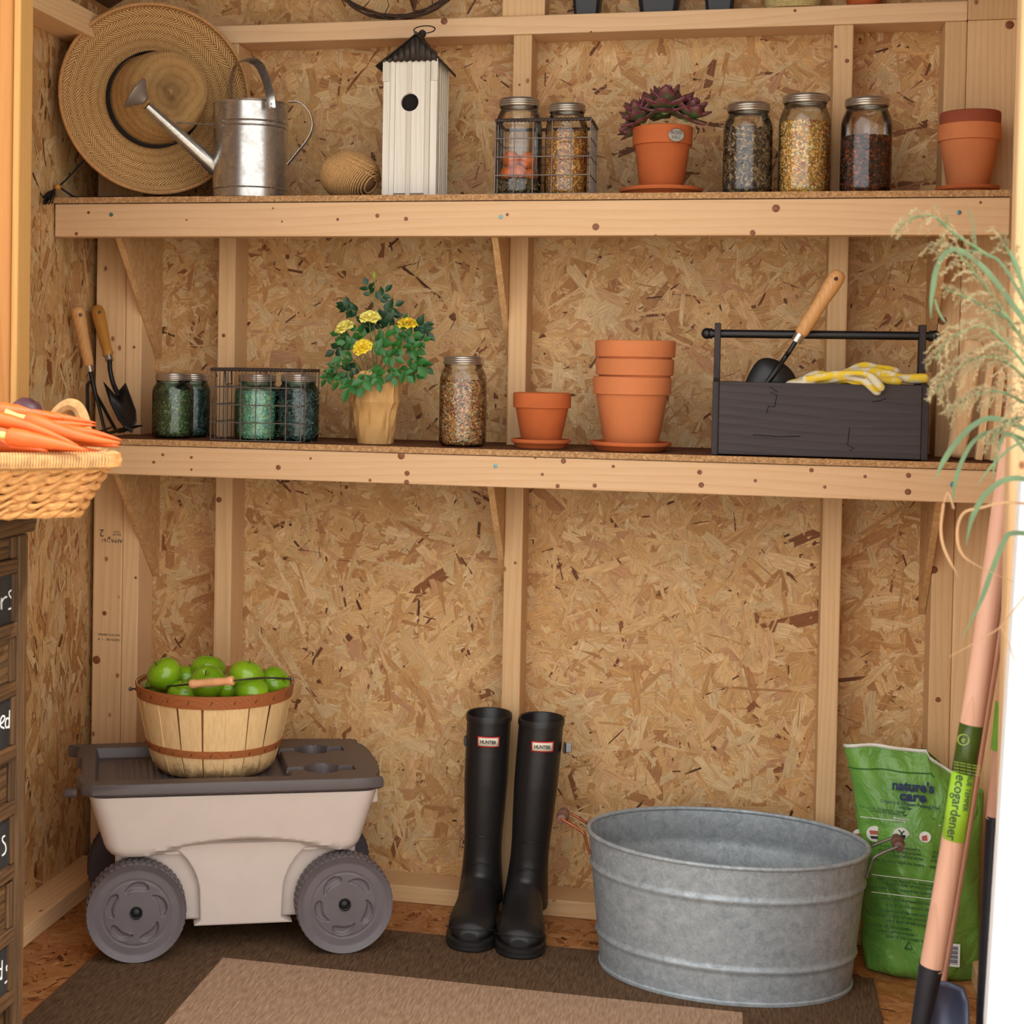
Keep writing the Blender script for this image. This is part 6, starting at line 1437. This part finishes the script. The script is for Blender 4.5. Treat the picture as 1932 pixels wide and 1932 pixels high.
# ------------------------------------------------------------------ seagrass basket of carrots and a beet
def carrots():
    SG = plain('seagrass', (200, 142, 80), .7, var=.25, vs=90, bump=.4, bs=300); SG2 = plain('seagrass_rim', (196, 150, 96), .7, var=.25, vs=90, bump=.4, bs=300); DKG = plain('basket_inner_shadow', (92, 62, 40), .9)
    YF_ = DYF-.12; rd = random.Random(3)
    zb = DTOP+.0006; tr_ = PY(226, 860, YF_); br = PY(172, 962, YF_); zt = tr_.z; W = .17; H = zt-zb
    dep = .10; BA = R(40); ca_, sa_ = math.cos(BA), math.sin(BA); t = T('seagrass_basket', 'woven seagrass basket heaped with carrots on top of the dark dresser', 'basket', (tr_.x-(W*ca_+dep*sa_), YF_-(W*sa_-dep*ca_), zb), BA); o = Vector(t.location)
    ins = (tr_.x-br.x)*1.1; Bi = (Matrix.Translation(o) @ Matrix.Rotation(BA, 4, 'Z')).inverted()
    def rect(k, off=0, n=14, r=.03):
        hx, hy = W-ins*(1-k)+off, dep-.03*(1-k)+off; out = []
        for cxx, cyy, a0 in ((hx-r, hy-r, 0), (-hx+r, hy-r, 90), (-hx+r, -hy+r, 180), (hx-r, -hy+r, 270)):
            for i in range(n+1): a = R(a0+90*i/n); out.append((cxx+r*math.cos(a), cyy+r*math.sin(a)))
        return out
    MB().rings([[Vector((x, y, z)) for x, y in rect(k, -.007)] for k, z in ((0, .003), (.5, H*.5), (.92, H*.92))], True, True, False).build('shadow_liner', DKG, t, True)  # dark sheet behind the weave, coloured as the shadow in its gaps
    nr = 6
    # twisted weave rows: pairs of fat strands crossing over each other
    def resample(P, step):
        P = [Vector((x, y, 0)) for x, y in P]; P.append(P[0]); out = []; acc = 0
        for a, b in zip(P, P[1:]):
            l = (b-a).length
            while acc < l: out.append(a+(b-a)*(acc/l)); acc += step
            acc -= l
        return out
    for k in range(nr):
        u = (k+.5)/nr*.86; z = H*u+.004; P = resample(rect(u), .0035); n = len(P)
        for s in (0, 1):
            pts = []
            for i, p in enumerate(P+[P[0]]):
                q = P[(i+1) % n]-P[i-1 if i else -1]; q = q.normalized() if q.length > 1e-9 else Vector((1, 0, 0)); nn = Vector((q.y, -q.x, 0)); ph = i*2*math.pi/15.0+s*math.pi+k*2.1
                pts.append(Vector((p.x, p.y, z))+nn*(.0034*math.cos(ph))+Vector((0, 0, .0052*math.sin(ph)+.0008*math.sin(i*.37+k))))
            rr = [.0052+.0014*math.sin(i*.41+k*2+s)+rd.uniform(-.0004, .0004) for i in range(len(pts))]
            MB().tube(pts, rr, 7, flat=.85).build('weave_strand', SG, t, True)
    for k in range(34):   # upright stakes between the rows
        P = rect(0, 0, 6)
    # wrapped rim: a core with many turns
    P = resample(rect(.97, .002), .0040); n = len(P); pts = []
    for i in range(n):
        q = (P[(i+1) % n]-P[i-1]).normalized(); nn = Vector((q.y, -q.x, 0))
        for j in range(8): a = 2*math.pi*j/8; pts.append(P[i]+(P[(i+1) % n]-P[i])*(j/8)+nn*.0085*math.cos(a)+Vector((0, 0, H*.93+.0108*math.sin(a))))
    MB().tube(pts, .0023, 5).build('rim_wrap', SG2, t, True)
    P2 = resample(rect(.0, .001), .0032); pts = []
    n = len(P2)
    for i in range(n):
        q = (P2[(i+1) % n]-P2[i-1]).normalized(); nn = Vector((q.y, -q.x, 0))
        for j in range(6): a = 2*math.pi*j/6; pts.append(P2[i]+nn*.004*math.cos(a)+Vector((0, 0, .0075+.0055*math.sin(a))))
    MB().tube(pts, .0017, 4).build('base_wrap', SG, t, True)
    MB().rings([[Vector((x, y, H*.93+dz)) for x, y in rect(.97, .002+dx)] for dx, dz in ((-.007, -.009), (-.007, .009), (.007, .009), (.007, -.009), (-.007, -.009))], True, False, False).build('rim_core', SG, t, True)
    # loop handle on the far side
    Yh = YF_+.115; hp = [Bi @ PY(x, y, Yh) for x, y in ((92, 815), (104, 785), (125, 766), (145, 768), (158, 792), (163, 825), (164, 850))]
    S_ = spline(hp, 10); pts = []
    for i in range(len(S_)-1):
        T_ = (S_[i+1]-S_[i]).normalized(); a_ = Vector((sa_, ca_, 0)); b_ = T_.cross(a_)
        for j in range(8): a = 2*math.pi*j/8; pts.append(S_[i]+(S_[i+1]-S_[i])*(j/8)+a_*.0075*math.cos(a)+b_*.0075*math.sin(a))
    MB().tube(S_, .0065, 10).build('handle_core', SG, t, True); MB().tube(pts, .0026, 5).build('loop_handle', SG2, t, True)
    CR = plain('carrot_skin', (228, 100, 34), .5, var=.14, vs=30, bump=.25, bs=160); CRT = plain('carrot_top_stub', (196, 204, 120), .6, var=.15)
    def carrot(a, b, r, label, bend=.0, top=True, d0=0, d1=0, yy=.03):
        fy = lambda x: -.50*(228-x)/1400; A, B = PY(a[0], a[1], YF_+yy+d0+fy(a[0])), PY(b[0], b[1], YF_+yy+d1+fy(b[0])); c = T('carrot', label, 'carrot', A); v = B-A; N_ = 16
        pts = [v*(i/N_)+Vector((0, 0, bend*math.sin(math.pi*i/N_))) for i in range(N_+1)]; rr = [r*(.62 if i == 0 else (.93 if i == 1 else (1-(i/N_)**1.5*.86)))*(1+.03*math.sin(i*2.3)) for i in range(N_+1)]
        MB().tube(pts, rr, 18).build('carrot_root', CR, c, True, angle=0)
        if top:
            d = -v.normalized(); MB().tube([d*-.002, d*.012, d*.028+Vector((0, 0, .002))], [r*.42, r*.36, r*.40], 10).build('leaf_stub', CRT, c, True)
    carrot((46, 790), (226, 836), .0135, 'large orange carrot across the middle of the heap, with a pale stub', -.006, True, .01, -.01)
    carrot((-60, 780), (148, 842), .0125, 'long carrot lying in front below the big one, tip on the rim', .006, True, -.02, -.04)
    carrot((10, 822), (165, 850), .0130, 'fat carrot lowest at the front rim with a green stub', .001, True, -.05, -.055)
    carrot((-20, 775), (120, 790), .0140, 'reddish carrot at the top left under the beet', .002, True, .05, .05)
    carrot((60, 783), (181, 798), .0085, 'slim carrot pointing right, highest of the tips', .001, False, .06, .06)
    carrot((70, 800), (181, 803), .0075, 'slim carrot just under the highest tip', .001, False, .045, .06)
    carrot((100, 812), (228, 830), .0095, 'carrot tip reaching over the basket corner behind the large one', .004, False, .04, .03)
    carrot((60, 818), (224, 842), .0110, 'carrot lying under the large one, tip over the corner', -.001, False, .01, .01)
    carrot((-80, 800), (100, 838), .0140, 'carrot half buried at the left of the heap', .0, False, .02, .02)
    carrot((-70, 830), (90, 852), .0140, 'carrot buried below the front ones', .0, False, .0, .0)
    carrot((20, 838), (190, 852), .0120, 'carrot buried behind the basket rim', .0, False, .05, .04)
    c = PY(48, 781, YF_+.03); b = T('beet', 'dark purple beet resting on the carrots', 'beet', c)
    MB().lathe([(.0015, -.028), (.012, -.024), (.0205, -.014), (.0240, 0), (.0215, .012), (.013, .0195), (.005, .0225), (.0018, .030), (.0008, .044)], 28).build('beet_root', plain('beet_skin', (70, 34, 44), .5, var=.4, vs=40, bump=.2), b, True, rot=(0, R(-72), 0), angle=0)
carrots()
